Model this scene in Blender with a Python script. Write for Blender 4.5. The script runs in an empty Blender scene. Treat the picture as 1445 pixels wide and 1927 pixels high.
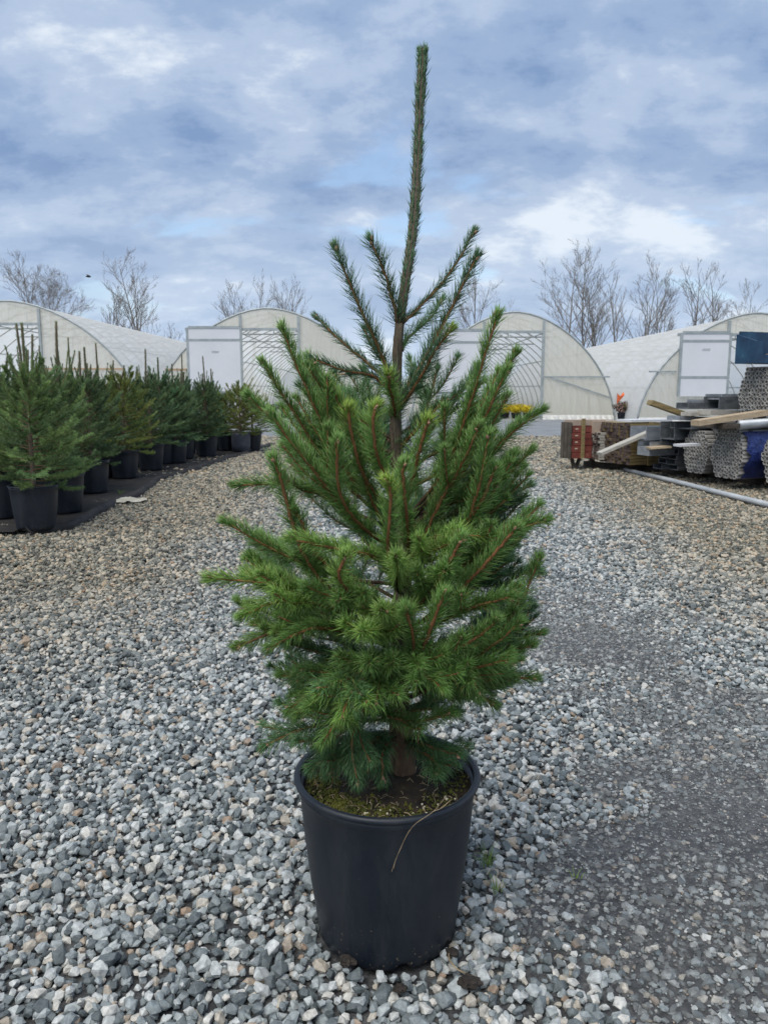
import bpy, bmesh, math, random
import numpy as np
from mathutils import Vector, Matrix, noise as mnoise

# ------------------------------------------------------------------ camera, sky, sun, exposure
sc = bpy.context.scene
COL = sc.collection
H, PITCH, FPX = 1.05, math.radians(9.0), 1448.0
cam_d = bpy.data.cameras.new('camera'); cam = bpy.data.objects.new('camera', cam_d); COL.objects.link(cam)
cam.location = (0, 0, H); cam.rotation_euler = (math.radians(90) - PITCH, 0, 0)
cam_d.sensor_width = 36; cam_d.lens = FPX / 1927 * 36
cam_d.clip_start = 0.05; cam_d.clip_end = 3000
cam_d.dof.use_dof = True; cam_d.dof.focus_distance = 1.42; cam_d.dof.aperture_fstop = 15.0
sc.camera = cam

SUN_EL, SUN_AZ = math.radians(60), math.radians(-145)      # azimuth measured from +Y towards +X
w = bpy.data.worlds.new('World'); sc.world = w; w.use_nodes = True
nt = w.node_tree; nt.nodes.clear()
def N(t, tree=None, **kw):
    n = (tree or nt).nodes.new(t)
    for k, v in kw.items(): setattr(n, k, v)
    return n
def build_world():
    L = nt.links.new
    out = N('ShaderNodeOutputWorld')
    sky = N('ShaderNodeTexSky', sky_type='NISHITA', sun_disc=False)
    sky.sun_elevation = SUN_EL; sky.sun_rotation = SUN_AZ
    bgs = N('ShaderNodeBackground'); bgs.inputs['Strength'].default_value = 0.085
    L(sky.outputs[0], bgs.inputs[0])
    tc = N('ShaderNodeTexCoord'); sep = N('ShaderNodeSeparateXYZ'); L(tc.outputs['Generated'], sep.inputs[0])
    zc = N('ShaderNodeMath', operation='MAXIMUM'); L(sep.outputs['Z'], zc.inputs[0]); zc.inputs[1].default_value = 0.0
    za = N('ShaderNodeMath', operation='ADD'); L(zc.outputs[0], za.inputs[0]); za.inputs[1].default_value = 0.40
    dx = N('ShaderNodeMath', operation='DIVIDE'); L(sep.outputs['X'], dx.inputs[0]); L(za.outputs[0], dx.inputs[1])
    dy = N('ShaderNodeMath', operation='DIVIDE'); L(sep.outputs['Y'], dy.inputs[0]); L(za.outputs[0], dy.inputs[1])
    com = N('ShaderNodeCombineXYZ'); L(dx.outputs[0], com.inputs[0]); L(dy.outputs[0], com.inputs[1])
    def noise(scale, detail, rough, dist, off, sx=1.0):
        mp = N('ShaderNodeMapping'); mp.inputs['Location'].default_value = off; mp.inputs['Scale'].default_value = (sx, 1, 1)
        L(com.outputs[0], mp.inputs[0])
        n = N('ShaderNodeTexNoise'); n.inputs['Scale'].default_value = scale; n.inputs['Detail'].default_value = detail
        n.inputs['Roughness'].default_value = rough; n.inputs['Distortion'].default_value = dist
        L(mp.outputs[0], n.inputs['Vector']); return n.outputs['Fac']
    def ramp(f, stops):
        r = N('ShaderNodeValToRGB'); r.color_ramp.interpolation = 'EASE'
        while len(r.color_ramp.elements) < len(stops): r.color_ramp.elements.new(0.5)
        for e, (p, c) in zip(r.color_ramp.elements, stops): e.position = p; e.color = (*c, 1)
        L(f, r.inputs[0]); return r.outputs[0]
    big = noise(1.9, 2, 0.5, 0.3, (0.2, 4.4, 0), 0.8)
    mid = noise(4.8, 12, 0.60, 0.1, (1.1, 0.4, 0), 0.74)
    m1 = N('ShaderNodeMath', operation='MULTIPLY'); L(big, m1.inputs[0]); m1.inputs[1].default_value = 0.38
    m2 = N('ShaderNodeMath', operation='MULTIPLY_ADD'); L(mid, m2.inputs[0]); m2.inputs[1].default_value = 0.62; L(m1.outputs[0], m2.inputs[2])
    body = ramp(m2.outputs[0], [(0.39, (0.104, 0.156, 0.258)), (0.465, (0.152, 0.207, 0.304)), (0.535, (0.210, 0.260, 0.345)), (0.63, (0.365, 0.398, 0.44))])
    bgc = N('ShaderNodeBackground'); bgc.inputs['Strength'].default_value = 1.0
    # towards the horizon the cloud deck is paler (seen through more air)
    hz = N('ShaderNodeMapRange'); L(sep.outputs['Z'], hz.inputs[0]); hz.inputs[1].default_value = 0.0; hz.inputs[2].default_value = 0.26
    hz.inputs[3].default_value = 0.6; hz.inputs[4].default_value = 0.0
    mixh = N('ShaderNodeMix', data_type='RGBA'); L(hz.outputs[0], mixh.inputs[0]); L(body, mixh.inputs[6]); mixh.inputs[7].default_value = (0.33, 0.385, 0.45, 1)
    L(mixh.outputs[2], bgc.inputs[0])
    gap = noise(3.2, 8, 0.55, 0.2, (1.4, 9.2, 0), 0.6)
    gm = ramp(gap, [(0.57, (1, 1, 1)), (0.66, (0.2, 0.2, 0.2))])
    gmx = N('ShaderNodeMath', operation='ADD', use_clamp=True); hz2 = N('ShaderNodeMapRange'); L(sep.outputs['Z'], hz2.inputs[0]); hz2.inputs[1].default_value = 0.02; hz2.inputs[2].default_value = 0.16; hz2.inputs[3].default_value = 1.0; hz2.inputs[4].default_value = 0.0; L(gm, gmx.inputs[0]); L(hz2.outputs[0], gmx.inputs[1])
    mix = N('ShaderNodeMixShader'); L(gmx.outputs[0], mix.inputs[0]); L(bgs.outputs[0], mix.inputs[1]); L(bgc.outputs[0], mix.inputs[2])
    L(mix.outputs[0], out.inputs[0])
build_world()
sun_d = bpy.data.lights.new('sun', 'SUN'); sun_d.energy = 1.5; sun_d.angle = math.radians(55); sun_d.color = (1, 0.96, 0.9)
sun = bpy.data.objects.new('sun', sun_d); COL.objects.link(sun)
sdir = Vector((math.cos(SUN_EL) * math.sin(SUN_AZ), math.cos(SUN_EL) * math.cos(SUN_AZ), math.sin(SUN_EL)))
sun.rotation_euler = sdir.to_track_quat('Z', 'Y').to_euler(); sun.location = (0, 0, 20)
vs = sc.view_settings; vs.view_transform = 'Standard'; vs.look = 'None'; vs.gamma = 1; vs.use_curve_mapping = False; vs.exposure = 1.15
sc.render.engine = 'CYCLES'
try:
    sc.cycles.use_denoising = True; sc.cycles.max_bounces = 8; sc.cycles.transparent_max_bounces = 10
except Exception: pass

# ------------------------------------------------------------------ helpers
RNG = np.random.default_rng(7); random.seed(7)
cp, sp = math.cos(PITCH), math.sin(PITCH)
def ray(u, v):
    x = (u - 722.5) / FPX; y = (963.5 - v) / FPX
    return np.array([x, cp + y * sp, y * cp - sp])
def at(u, v, Y):
    d = ray(u, v); return np.array([0, 0, H]) + d * (Y / d[1])
def gnd(u, v, z=0.0):
    d = ray(u, v); return np.array([0, 0, H]) + d * ((z - H) / d[2])
def tag(o, label=None, cat=None, group=None, kind=None):
    if label: o['label'] = label
    if cat: o['category'] = cat
    if group: o['group'] = group
    if kind: o['kind'] = kind
    return o
def link(o, parent=None):
    COL.objects.link(o)
    if parent is not None: o.parent = parent
    return o
def empty(name, loc=(0, 0, 0), rz=0.0):
    o = bpy.data.objects.new(name, None); o.location = loc; o.rotation_euler = (0, 0, rz); o.empty_display_size = 0.1
    return link(o)
def make_mesh(name, V, F, mats=(), smooth=False, col=None, fmat=None):
    """V (n,3); F list of index arrays (each (k,3) or (k,4)) or list of tuples"""
    me = bpy.data.meshes.new(name)
    V = np.asarray(V, dtype=np.float32).reshape(-1, 3)
    if isinstance(F, np.ndarray): F = [F]
    if len(F) and isinstance(F[0], np.ndarray):
        F = [f for f in F if len(f)]
        loops = np.concatenate([f.reshape(-1) for f in F]).astype(np.int32)
        tot = np.concatenate([np.full(len(f), f.shape[1]) for f in F]).astype(np.int32)
        start = np.concatenate([[0], np.cumsum(tot)[:-1]]).astype(np.int32)
        me.vertices.add(len(V)); me.vertices.foreach_set('co', V.ravel())
        me.loops.add(len(loops)); me.loops.foreach_set('vertex_index', loops)
        me.polygons.add(len(tot)); me.polygons.foreach_set('loop_start', start)
        if fmat is not None: me.polygons.foreach_set('material_index', np.asarray(fmat, np.int32))
        me.update(calc_edges=True)
    else:
        me.from_pydata([tuple(map(float, v)) for v in V], [], [tuple(int(i) for i in f) for f in F])
        if fmat is not None: me.polygons.foreach_set('material_index', np.asarray(fmat, np.int32))
    if smooth: me.polygons.foreach_set('use_smooth', np.ones(len(me.polygons), dtype=bool))
    if col is not None:
        a = me.attributes.new('col', 'FLOAT_COLOR', 'POINT')
        c = np.ones((len(V), 4), np.float32); c[:, :3] = col; a.data.foreach_set('color', c.ravel())
    for m in (mats if isinstance(mats, (list, tuple)) else [mats]): me.materials.append(m)
    return me
class MB:
    def __init__(s): s.V = []; s.F = []; s.C = []; s.n = 0
    def add(s, V, F, col=None):
        V = np.asarray(V, float).reshape(-1, 3); s.V.append(V)
        for f in F: s.F.append(tuple(i + s.n for i in f))
        s.C.append(np.tile(np.asarray(col if col is not None else (1, 1, 1), float), (len(V), 1))); s.n += len(V)
        return s
    def box(s, lo, hi, M=None, col=None):
        x0, y0, z0 = lo; x1, y1, z1 = hi
        V = np.array([(x0, y0, z0), (x1, y0, z0), (x1, y1, z0), (x0, y1, z0), (x0, y0, z1), (x1, y0, z1), (x1, y1, z1), (x0, y1, z1)], float)
        if M is not None: V = V @ np.array(M.to_3x3()).T + np.array(M.translation)
        return s.add(V, [(3, 2, 1, 0), (4, 5, 6, 7), (0, 1, 5, 4), (1, 2, 6, 5), (2, 3, 7, 6), (3, 0, 4, 7)], col)
    def beam(s, a, b, wx, wz, up=(0, 0, 1), col=None):
        """rectangular bar from a to b, width wx (sideways), height wz (along up)"""
        a = Vector(a); b = Vector(b); t = (b - a); Ln = t.length; t.normalize(); u = Vector(up); sd = t.cross(u).normalized(); u = sd.cross(t)
        M = Matrix((sd, t, u)).transposed().to_4x4(); M.translation = a
        return s.box((-wx / 2, 0, -wz / 2), (wx / 2, Ln, wz / 2), M, col)
    def tube(s, P, R, sides=6, cap=True, col=None):
        V, F = tube_arrays(P, R, sides); F = [tuple(f) for f in F]
        n = len(P)
        if cap: F.append(tuple(range(sides))[::-1]); F.append(tuple((n - 1) * sides + i for i in range(sides)))
        V0 = len(V); s.V.append(V)
        for f in F: s.F.append(tuple(i + s.n for i in f))
        c = np.asarray(col if col is not None else (1, 1, 1), float)
        s.C.append(np.repeat(c, sides, axis=0) if c.ndim == 2 else np.tile(c, (V0, 1))); s.n += V0
        return s
    def lathe(s, prof, seg=48, closed=False):
        k = len(prof); V = []
        for i in range(seg):
            a = 2 * math.pi * i / seg
            for r, z in prof: V.append((r * math.cos(a), r * math.sin(a), z))
        F = []
        for i in range(seg):
            j = (i + 1) % seg
            for q in range(k - 1 if not closed else k):
                F.append((i * k + q, j * k + q, j * k + (q + 1) % k, i * k + (q + 1) % k))
        return s.add(V, F)
    def build(s, name, mat, parent=None, smooth=False, usecol=False, kind=None):
        V = np.concatenate(s.V); me = make_mesh(name, V, s.F, mat, smooth, np.concatenate(s.C) if usecol else None)
        o = bpy.data.objects.new(name, me); link(o, parent)
        if kind: o['kind'] = kind
        return o
def frames(P):
    P = np.asarray(P, float); T = np.gradient(P, axis=0); T /= np.linalg.norm(T, axis=1)[:, None] + 1e-12
    ref = np.array([0.0, 0, 1]) if abs(T[0][2]) < 0.9 else np.array([0.0, 1, 0])
    Ns = np.zeros_like(P); n = np.cross(T[0], ref); n /= np.linalg.norm(n)
    for i in range(len(P)):
        n = n - T[i] * np.dot(n, T[i]); n /= np.linalg.norm(n) + 1e-12; Ns[i] = n
    return T, Ns, np.cross(T, Ns)
def tube_arrays(P, R, sides=6):
    P = np.asarray(P, float); T, A, B = frames(P); R = np.broadcast_to(np.asarray(R, float), (len(P),))
    th = np.arange(sides) * 2 * math.pi / sides
    V = P[:, None, :] + R[:, None, None] * (np.cos(th)[None, :, None] * A[:, None, :] + np.sin(th)[None, :, None] * B[:, None, :])
    i = np.arange(len(P) - 1)[:, None]; j = np.arange(sides)[None, :]
    a = i * sides + j; b = i * sides + (j + 1) % sides
    F = np.stack([a, b, b + sides, a + sides], -1).reshape(-1, 4)
    return V.reshape(-1, 3), F
def smooth_path(pts, n=14):
    """Catmull-Rom through pts"""
    P = np.asarray(pts, float)
    if len(P) == 2: return P[0] + (P[1] - P[0]) * np.linspace(0, 1, n)[:, None]
    Q = np.vstack([2 * P[0] - P[1], P, 2 * P[-1] - P[-2]]); out = []
    seg = len(P) - 1; per = max(2, n // seg)
    for k in range(seg):
        p0, p1, p2, p3 = Q[k:k + 4]
        for t in np.linspace(0, 1, per, endpoint=(k == seg - 1)):
            out.append(0.5 * ((2 * p1) + (-p0 + p2) * t + (2 * p0 - 5 * p1 + 4 * p2 - p3) * t * t + (-p0 + 3 * p1 - 3 * p2 + p3) * t ** 3))
    return np.array(out)

# ------------------------------------------------------------------ materials
def mat(name, base=(0.5, 0.5, 0.5), rough=0.6, metal=0.0, spec=0.5):
    m = bpy.data.materials.new(name); m.use_nodes = True
    b = m.node_tree.nodes['Principled BSDF']; b.inputs['Base Color'].default_value = (*base, 1)
    b.inputs['Roughness'].default_value = rough; b.inputs['Metallic'].default_value = metal; b.inputs['Specular IOR Level'].default_value = spec
    return m
def noisy(name, c1, c2, scale=8.0, rough=0.7, bump=0.2, detail=6, stretch=(1, 1, 1), c3=None, spec=0.4, metal=0.0, bscale=None, dist=0.002, coord='Object', rvar=0.0):
    m = mat(name, c1, rough, metal, spec); t = m.node_tree; L = t.links.new; b = t.nodes['Principled BSDF']
    tc = N('ShaderNodeTexCoord', t); mp = N('ShaderNodeMapping', t); mp.inputs['Scale'].default_value = stretch; L(tc.outputs[coord], mp.inputs[0])
    n = N('ShaderNodeTexNoise', t); n.inputs['Scale'].default_value = scale; n.inputs['Detail'].default_value = detail; n.inputs['Roughness'].default_value = 0.6
    L(mp.outputs[0], n.inputs['Vector'])
    r = N('ShaderNodeValToRGB', t); r.color_ramp.elements[0].position = 0.35; r.color_ramp.elements[0].color = (*c1, 1)
    r.color_ramp.elements[1].position = 0.65; r.color_ramp.elements[1].color = (*c2, 1)
    if c3: e = r.color_ramp.elements.new(0.8); e.color = (*c3, 1)
    L(n.outputs['Fac'], r.inputs[0]); L(r.outputs[0], b.inputs['Base Color'])
    if rvar:
        mr = N('ShaderNodeMapRange', t); L(n.outputs['Fac'], mr.inputs[0]); mr.inputs[3].default_value = rough - rvar; mr.inputs[4].default_value = rough + rvar; L(mr.outputs[0], b.inputs['Roughness'])
    if bump:
        n2 = N('ShaderNodeTexNoise', t); n2.inputs['Scale'].default_value = bscale or scale * 4; n2.inputs['Detail'].default_value = 6; L(mp.outputs[0], n2.inputs['Vector'])
        bp = N('ShaderNodeBump', t); bp.inputs['Strength'].default_value = bump; bp.inputs['Distance'].default_value = dist
        L(n2.outputs['Fac'], bp.inputs['Height']); L(bp.outputs[0], b.inputs['Normal'])
    return m
def attr_mat(name, rough=0.5, spec=0.4, bump=0.0, bscale=300, translucent=0.0, objrand=0.0):
    m = mat(name, (0.1, 0.1, 0.1), rough, 0, spec); t = m.node_tree; L = t.links.new; b = t.nodes['Principled BSDF']
    a = N('ShaderNodeAttribute', t); a.attribute_name = 'col'; cout = a.outputs['Color']
    if objrand:
        oi = N('ShaderNodeObjectInfo', t); hs = N('ShaderNodeHueSaturation', t); L(cout, hs.inputs['Color'])
        mr = N('ShaderNodeMapRange', t); L(oi.outputs['Random'], mr.inputs[0]); mr.inputs[3].default_value = 1 - objrand; mr.inputs[4].default_value = 1 + objrand
        L(mr.outputs[0], hs.inputs['Value']); cout = hs.outputs[0]
    L(cout, b.inputs['Base Color'])
    if bump:
        tc = N('ShaderNodeTexCoord', t); n2 = N('ShaderNodeTexNoise', t); n2.inputs['Scale'].default_value = bscale; n2.inputs['Detail'].default_value = 5; L(tc.outputs['Object'], n2.inputs['Vector'])
        bp = N('ShaderNodeBump', t); bp.inputs['Strength'].default_value = bump; bp.inputs['Distance'].default_value = 0.002
        L(n2.outputs['Fac'], bp.inputs['Height']); L(bp.outputs[0], b.inputs['Normal'])
    if translucent:
        tr = N('ShaderNodeBsdfTranslucent', t); L(cout, tr.inputs[0]); mx = N('ShaderNodeMixShader', t); mx.inputs[0].default_value = translucent
        L(b.outputs[0], mx.inputs[1]); L(tr.outputs[0], mx.inputs[2]); L(mx.outputs[0], t.nodes['Material Output'].inputs[0])
    return m
M = {}
def stone_material(muddy=False):
    m = mat('muddy_stone' if muddy else 'gravel_stone', (0.3, 0.3, 0.3), 0.62, 0, 0.45); t = m.node_tree; L = t.links.new; b = t.nodes['Principled BSDF']
    oi = N('ShaderNodeObjectInfo', t); r = N('ShaderNodeValToRGB', t); cr = r.color_ramp; cr.interpolation = 'LINEAR'
    stops = [(0.0, (0.065, 0.078, 0.080)), (0.20, (0.120, 0.140, 0.142)), (0.40, (0.200, 0.225, 0.225)), (0.60, (0.30, 0.325, 0.32)), (0.76, (0.43, 0.44, 0.42)), (0.87, (0.47, 0.455, 0.41)), (0.96, (0.34, 0.30, 0.24)), (1.0, (0.26, 0.19, 0.135))]
    while len(cr.elements) < len(stops): cr.elements.new(0.5)
    for e, (p, c) in zip(cr.elements, stops): e.position = p; e.color = (*c, 1)
    L(oi.outputs['Random'], r.inputs[0])
    geo = N('ShaderNodeNewGeometry', t)
    # surface mottling on each stone
    n = N('ShaderNodeTexNoise', t); n.inputs['Scale'].default_value = 95; n.inputs['Detail'].default_value = 6; n.inputs['Roughness'].default_value = 0.65; L(geo.outputs['Position'], n.inputs['Vector'])
    mr = N('ShaderNodeMapRange', t); L(n.outputs['Fac'], mr.inputs[0]); mr.inputs[1].default_value = 0.3; mr.inputs[2].default_value = 0.72; mr.inputs[3].default_value = 0.66; mr.inputs[4].default_value = 1.45
    mul = N('ShaderNodeVectorMath', t, operation='SCALE'); L(r.outputs[0], mul.inputs[0]); L(mr.outputs[0], mul.inputs['Scale'])
    # brown, earthier stone on the flanks of the yard and in loose patches
    sx = N('ShaderNodeSeparateXYZ', t); L(geo.outputs['Position'], sx.inputs[0])
    ax = N('ShaderNodeMath', t, operation='ADD'); L(sx.outputs['X'], ax.inputs[0]); ax.inputs[1].default_value = -0.45
    ab = N('ShaderNodeMath', t, operation='ABSOLUTE'); L(ax.outputs[0], ab.inputs[0])
    n2 = N('ShaderNodeTexNoise', t); n2.inputs['Scale'].default_value = 0.9; n2.inputs['Detail'].default_value = 4; L(geo.outputs['Position'], n2.inputs['Vector'])
    ma = N('ShaderNodeMath', t, operation='MULTIPLY_ADD'); L(n2.outputs['Fac'], ma.inputs[0]); ma.inputs[1].default_value = 1.6; L(ab.outputs[0], ma.inputs[2])
    fl = N('ShaderNodeMapRange', t); L(ma.outputs[0], fl.inputs[0]); fl.inputs[1].default_value = 1.6; fl.inputs[2].default_value = 2.7; fl.inputs[3].default_value = 0; fl.inputs[4].default_value = 0.85
    yr = N('ShaderNodeMapRange', t); L(sx.outputs['Y'], yr.inputs[0]); yr.inputs[1].default_value = 2.2; yr.inputs[2].default_value = 4.2; yr.inputs[3].default_value = 0.12; yr.inputs[4].default_value = 1.0; fy = N('ShaderNodeMath', t, operation='MULTIPLY'); L(fl.outputs[0], fy.inputs[0]); L(yr.outputs[0], fy.inputs[1])
    tint = N('ShaderNodeMix', t, data_type='RGBA', blend_type='MULTIPLY'); L(fy.outputs[0], tint.inputs[0]); L(mul.outputs[0], tint.inputs[6]); tint.inputs[7].default_value = (0.86, 0.70, 0.50, 1)
    cfin = tint.outputs[2]
    if muddy:
        n3 = N('ShaderNodeTexNoise', t); n3.inputs['Scale'].default_value = 45; n3.inputs['Detail'].default_value = 6; L(geo.outputs['Position'], n3.inputs['Vector'])
        mr3 = N('ShaderNodeMapRange', t); L(n3.outputs['Fac'], mr3.inputs[0]); mr3.inputs[1].default_value = 0.35; mr3.inputs[2].default_value = 0.62; mr3.inputs[3].default_value = 0.92; mr3.inputs[4].default_value = 0.30
        mx3 = N('ShaderNodeMix', t, data_type='RGBA'); L(mr3.outputs[0], mx3.inputs[0]); L(cfin, mx3.inputs[6]); mx3.inputs[7].default_value = (0.105, 0.105, 0.10, 1); cfin = mx3.outputs[2]
    L(cfin, b.inputs['Base Color'])
    bp = N('ShaderNodeBump', t); bp.inputs['Strength'].default_value = 0.5; bp.inputs['Distance'].default_value = 0.0025; L(n.outputs['Fac'], bp.inputs['Height']); L(bp.outputs[0], b.inputs['Normal'])
    rr = N('ShaderNodeMapRange', t); L(n2.outputs['Fac'], rr.inputs[0]); rr.inputs[3].default_value = 0.42; rr.inputs[4].default_value = 0.78; L(rr.outputs[0], b.inputs['Roughness'])
    return m
M['stone'] = stone_material(); M['mudstone'] = stone_material(True)
def ground_material():
    m = mat('yard_ground', (0.1, 0.1, 0.1), 0.7); t = m.node_tree; L = t.links.new; b = t.nodes['Principled BSDF']
    geo = N('ShaderNodeNewGeometry', t)
    def nz(scale, det=6, rough=0.6):
        n = N('ShaderNodeTexNoise', t); n.inputs['Scale'].default_value = scale; n.inputs['Detail'].default_value = det; n.inputs['Roughness'].default_value = rough; L(geo.outputs['Position'], n.inputs['Vector']); return n.outputs['Fac']
    def ramp(f, stops):
        r = N('ShaderNodeValToRGB', t)
        while len(r.color_ramp.elements) < len(stops): r.color_ramp.elements.new(0.5)
        for e, (p, c) in zip(r.color_ramp.elements, stops): e.position = p; e.color = (*c, 1)
        L(f, r.inputs[0]); return r.outputs[0]
    mud = ramp(nz(55, 8, 0.72), [(0.30, (0.030, 0.030, 0.030)), (0.46, (0.065, 0.066, 0.066)), (0.56, (0.10, 0.10, 0.098)), (0.72, (0.20, 0.20, 0.19))])
    big = ramp(nz(1.7, 4), [(0.35, (0.72, 0.72, 0.75)), (0.65, (1.15, 1.13, 1.10))])
    mm = N('ShaderNodeMix', t, data_type='RGBA', blend_type='MULTIPLY'); mm.inputs[0].default_value = 1; L(mud, mm.inputs[6]); L(big, mm.inputs[7])
    # far gravel too small to build: speckle of single stones
    vo = N('ShaderNodeTexVoronoi', t); vo.inputs['Scale'].default_value = 26; L(geo.outputs['Position'], vo.inputs['Vector'])
    sepc = N('ShaderNodeSeparateColor', t); L(vo.outputs['Color'], sepc.inputs[0])
    far = ramp(sepc.outputs[0], [(0.0, (0.10, 0.11, 0.11)), (0.4, (0.24, 0.25, 0.25)), (0.75, (0.36, 0.36, 0.34)), (1.0, (0.42, 0.38, 0.31))])
    sep = N('ShaderNodeSeparateXYZ', t); L(geo.outputs['Position'], sep.inputs[0])
    fm = N('ShaderNodeMapRange', t); L(sep.outputs['Y'], fm.inputs[0]); fm.inputs[1].default_value = 15.5; fm.inputs[2].default_value = 17.5
    axx = N('ShaderNodeMath', t, operation='ABSOLUTE'); L(sep.outputs['X'], axx.inputs[0]); yk = N('ShaderNodeMath', t, operation='MULTIPLY_ADD'); L(sep.outputs['Y'], yk.inputs[0]); yk.inputs[1].default_value = -0.56; L(axx.outputs[0], yk.inputs[2])
    fs = N('ShaderNodeMapRange', t); L(yk.outputs[0], fs.inputs[0]); fs.inputs[1].default_value = 0.85; fs.inputs[2].default_value = 1.15; fmx = N('ShaderNodeMath', t, operation='MAXIMUM'); L(fm.outputs[0], fmx.inputs[0]); L(fs.outputs[0], fmx.inputs[1])
    mx = N('ShaderNodeMix', t, data_type='RGBA'); L(fmx.outputs[0], mx.inputs[0]); L(mm.outputs[2], mx.inputs[6]); L(far, mx.inputs[7])
    L(mx.outputs[2], b.inputs['Base Color'])
    bp = N('ShaderNodeBump', t); bp.inputs['Strength'].default_value = 0.9; bp.inputs['Distance'].default_value = 0.012
    L(nz(48, 9, 0.72), bp.inputs['Height']); L(bp.outputs[0], b.inputs['Normal'])
    mr = N('ShaderNodeMapRange', t); L(nz(2.3, 3), mr.inputs[0]); mr.inputs[1].default_value = 0.35; mr.inputs[2].default_value = 0.65; mr.inputs[3].default_value = 0.38; mr.inputs[4].default_value = 0.75; L(mr.outputs[0], b.inputs['Roughness'])
    return m
M['ground'] = ground_material()
M['lane'] = noisy('packed_lane', (0.17, 0.18, 0.19), (0.23, 0.24, 0.245), 1.3, 0.8, 0.3, bscale=30, dist=0.004)
def pot_material():
    m = mat('black_plastic', (0.012, 0.016, 0.022), 0.42, 0, 0.45); t = m.node_tree; L = t.links.new; b = t.nodes['Principled BSDF']
    tc = N('ShaderNodeTexCoord', t)
    n = N('ShaderNodeTexNoise', t); n.inputs['Scale'].default_value = 9; n.inputs['Detail'].default_value = 7; n.inputs['Roughness'].default_value = 0.7
    mp = N('ShaderNodeMapping', t); mp.inputs['Scale'].default_value = (1, 1, 0.5); L(tc.outputs['Object'], mp.inputs[0]); L(mp.outputs[0], n.inputs['Vector'])
    r = N('ShaderNodeValToRGB', t); r.color_ramp.elements[0].position = 0.35; r.color_ramp.elements[0].color = (0.005, 0.009, 0.016, 1); r.color_ramp.elements[1].position = 0.75; r.color_ramp.elements[1].color = (0.018, 0.023, 0.030, 1)
    L(n.outputs['Fac'], r.inputs[0])
    # dried splashes of soil, thicker low on the wall
    v = N('ShaderNodeTexNoise', t); v.inputs['Scale'].default_value = 150; v.inputs['Detail'].default_value = 3; L(tc.outputs['Object'], v.inputs['Vector'])
    sp_ = N('ShaderNodeSeparateXYZ', t); L(tc.outputs['Object'], sp_.inputs[0])
    thr = N('ShaderNodeMapRange', t); L(sp_.outputs['Z'], thr.inputs[0]); thr.inputs[1].default_value = 0.0; thr.inputs[2].default_value = 0.16; thr.inputs[3].default_value = 0.66; thr.inputs[4].default_value = 0.775
    gt = N('ShaderNodeMath', t, operation='GREATER_THAN'); L(v.outputs['Fac'], gt.inputs[0]); L(thr.outputs[0], gt.inputs[1])
    mx = N('ShaderNodeMix', t, data_type='RGBA'); L(gt.outputs[0], mx.inputs[0]); L(r.outputs[0], mx.inputs[6]); mx.inputs[7].default_value = (0.20, 0.15, 0.09, 1)
    du = N('ShaderNodeTexNoise', t); du.inputs['Scale'].default_value = 5; du.inputs['Detail'].default_value = 9; du.inputs['Roughness'].default_value = 0.75; du.inputs['Distortion'].default_value = 0.5; mp2 = N('ShaderNodeMapping', t); mp2.inputs['Scale'].default_value = (1.6, 1.6, 0.35); L(tc.outputs['Object'], mp2.inputs[0]); L(mp2.outputs[0], du.inputs['Vector'])
    dr = N('ShaderNodeMapRange', t); L(du.outputs['Fac'], dr.inputs[0]); dr.inputs[1].default_value = 0.50; dr.inputs[2].default_value = 0.75; dr.inputs[3].default_value = 0.0; dr.inputs[4].default_value = 0.28
    md = N('ShaderNodeMix', t, data_type='RGBA'); L(dr.outputs[0], md.inputs[0]); L(mx.outputs[2], md.inputs[6]); md.inputs[7].default_value = (0.075, 0.075, 0.072, 1)
    L(md.outputs[2], b.inputs['Base Color'])
    rr = N('ShaderNodeMapRange', t); L(n.outputs['Fac'], rr.inputs[0]); rr.inputs[1].default_value = 0.3; rr.inputs[2].default_value = 0.7; rr.inputs[3].default_value = 0.36; rr.inputs[4].default_value = 0.58; L(rr.outputs[0], b.inputs['Roughness'])
    bp = N('ShaderNodeBump', t); bp.inputs['Strength'].default_value = 0.12; bp.inputs['Distance'].default_value = 0.002; L(n.outputs['Fac'], bp.inputs['Height']); L(bp.outputs[0], b.inputs['Normal'])
    return m
M['pot'] = pot_material()
M['bag'] = noisy('grey_grow_bag', (0.035, 0.04, 0.055), (0.075, 0.08, 0.10), 6, 0.5, 0.5, bscale=20, dist=0.01)
M['soil'] = noisy('potting_soil', (0.012, 0.009, 0.006), (0.05, 0.036, 0.02), 38, 0.9, 0.9, c3=(0.11, 0.10, 0.025), bscale=130, dist=0.006)
M['moss'] = noisy('moss', (0.045, 0.055, 0.010), (0.14, 0.14, 0.022), 38, 0.9, 0.9, c3=(0.24, 0.19, 0.05), bscale=300, dist=0.004)
M['perlite'] = mat('perlite', (0.62, 0.56, 0.40), 0.6)
M['straw'] = noisy('dry_straw', (0.14, 0.10, 0.055), (0.34, 0.26, 0.15), 60, 0.7, 0.0)
M['bark'] = attr_mat('spruce_bark', 0.85, 0.2, 0.9, 140)
M['needle'] = attr_mat('spruce_needle', 0.40, 0.45, translucent=0.22)
M['farneedle'] = attr_mat('row_needle', 0.6, 0.3, translucent=0.2, objrand=0.18)
M['bud'] = noisy('bud_scale', (0.22, 0.11, 0.06), (0.42, 0.25, 0.16), 200, 0.6, 0.3)
M['mat'] = noisy('weed_fabric', (0.014, 0.013, 0.013), (0.035, 0.03, 0.027), 9, 0.75, 0.6, bscale=14, dist=0.02)
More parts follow.
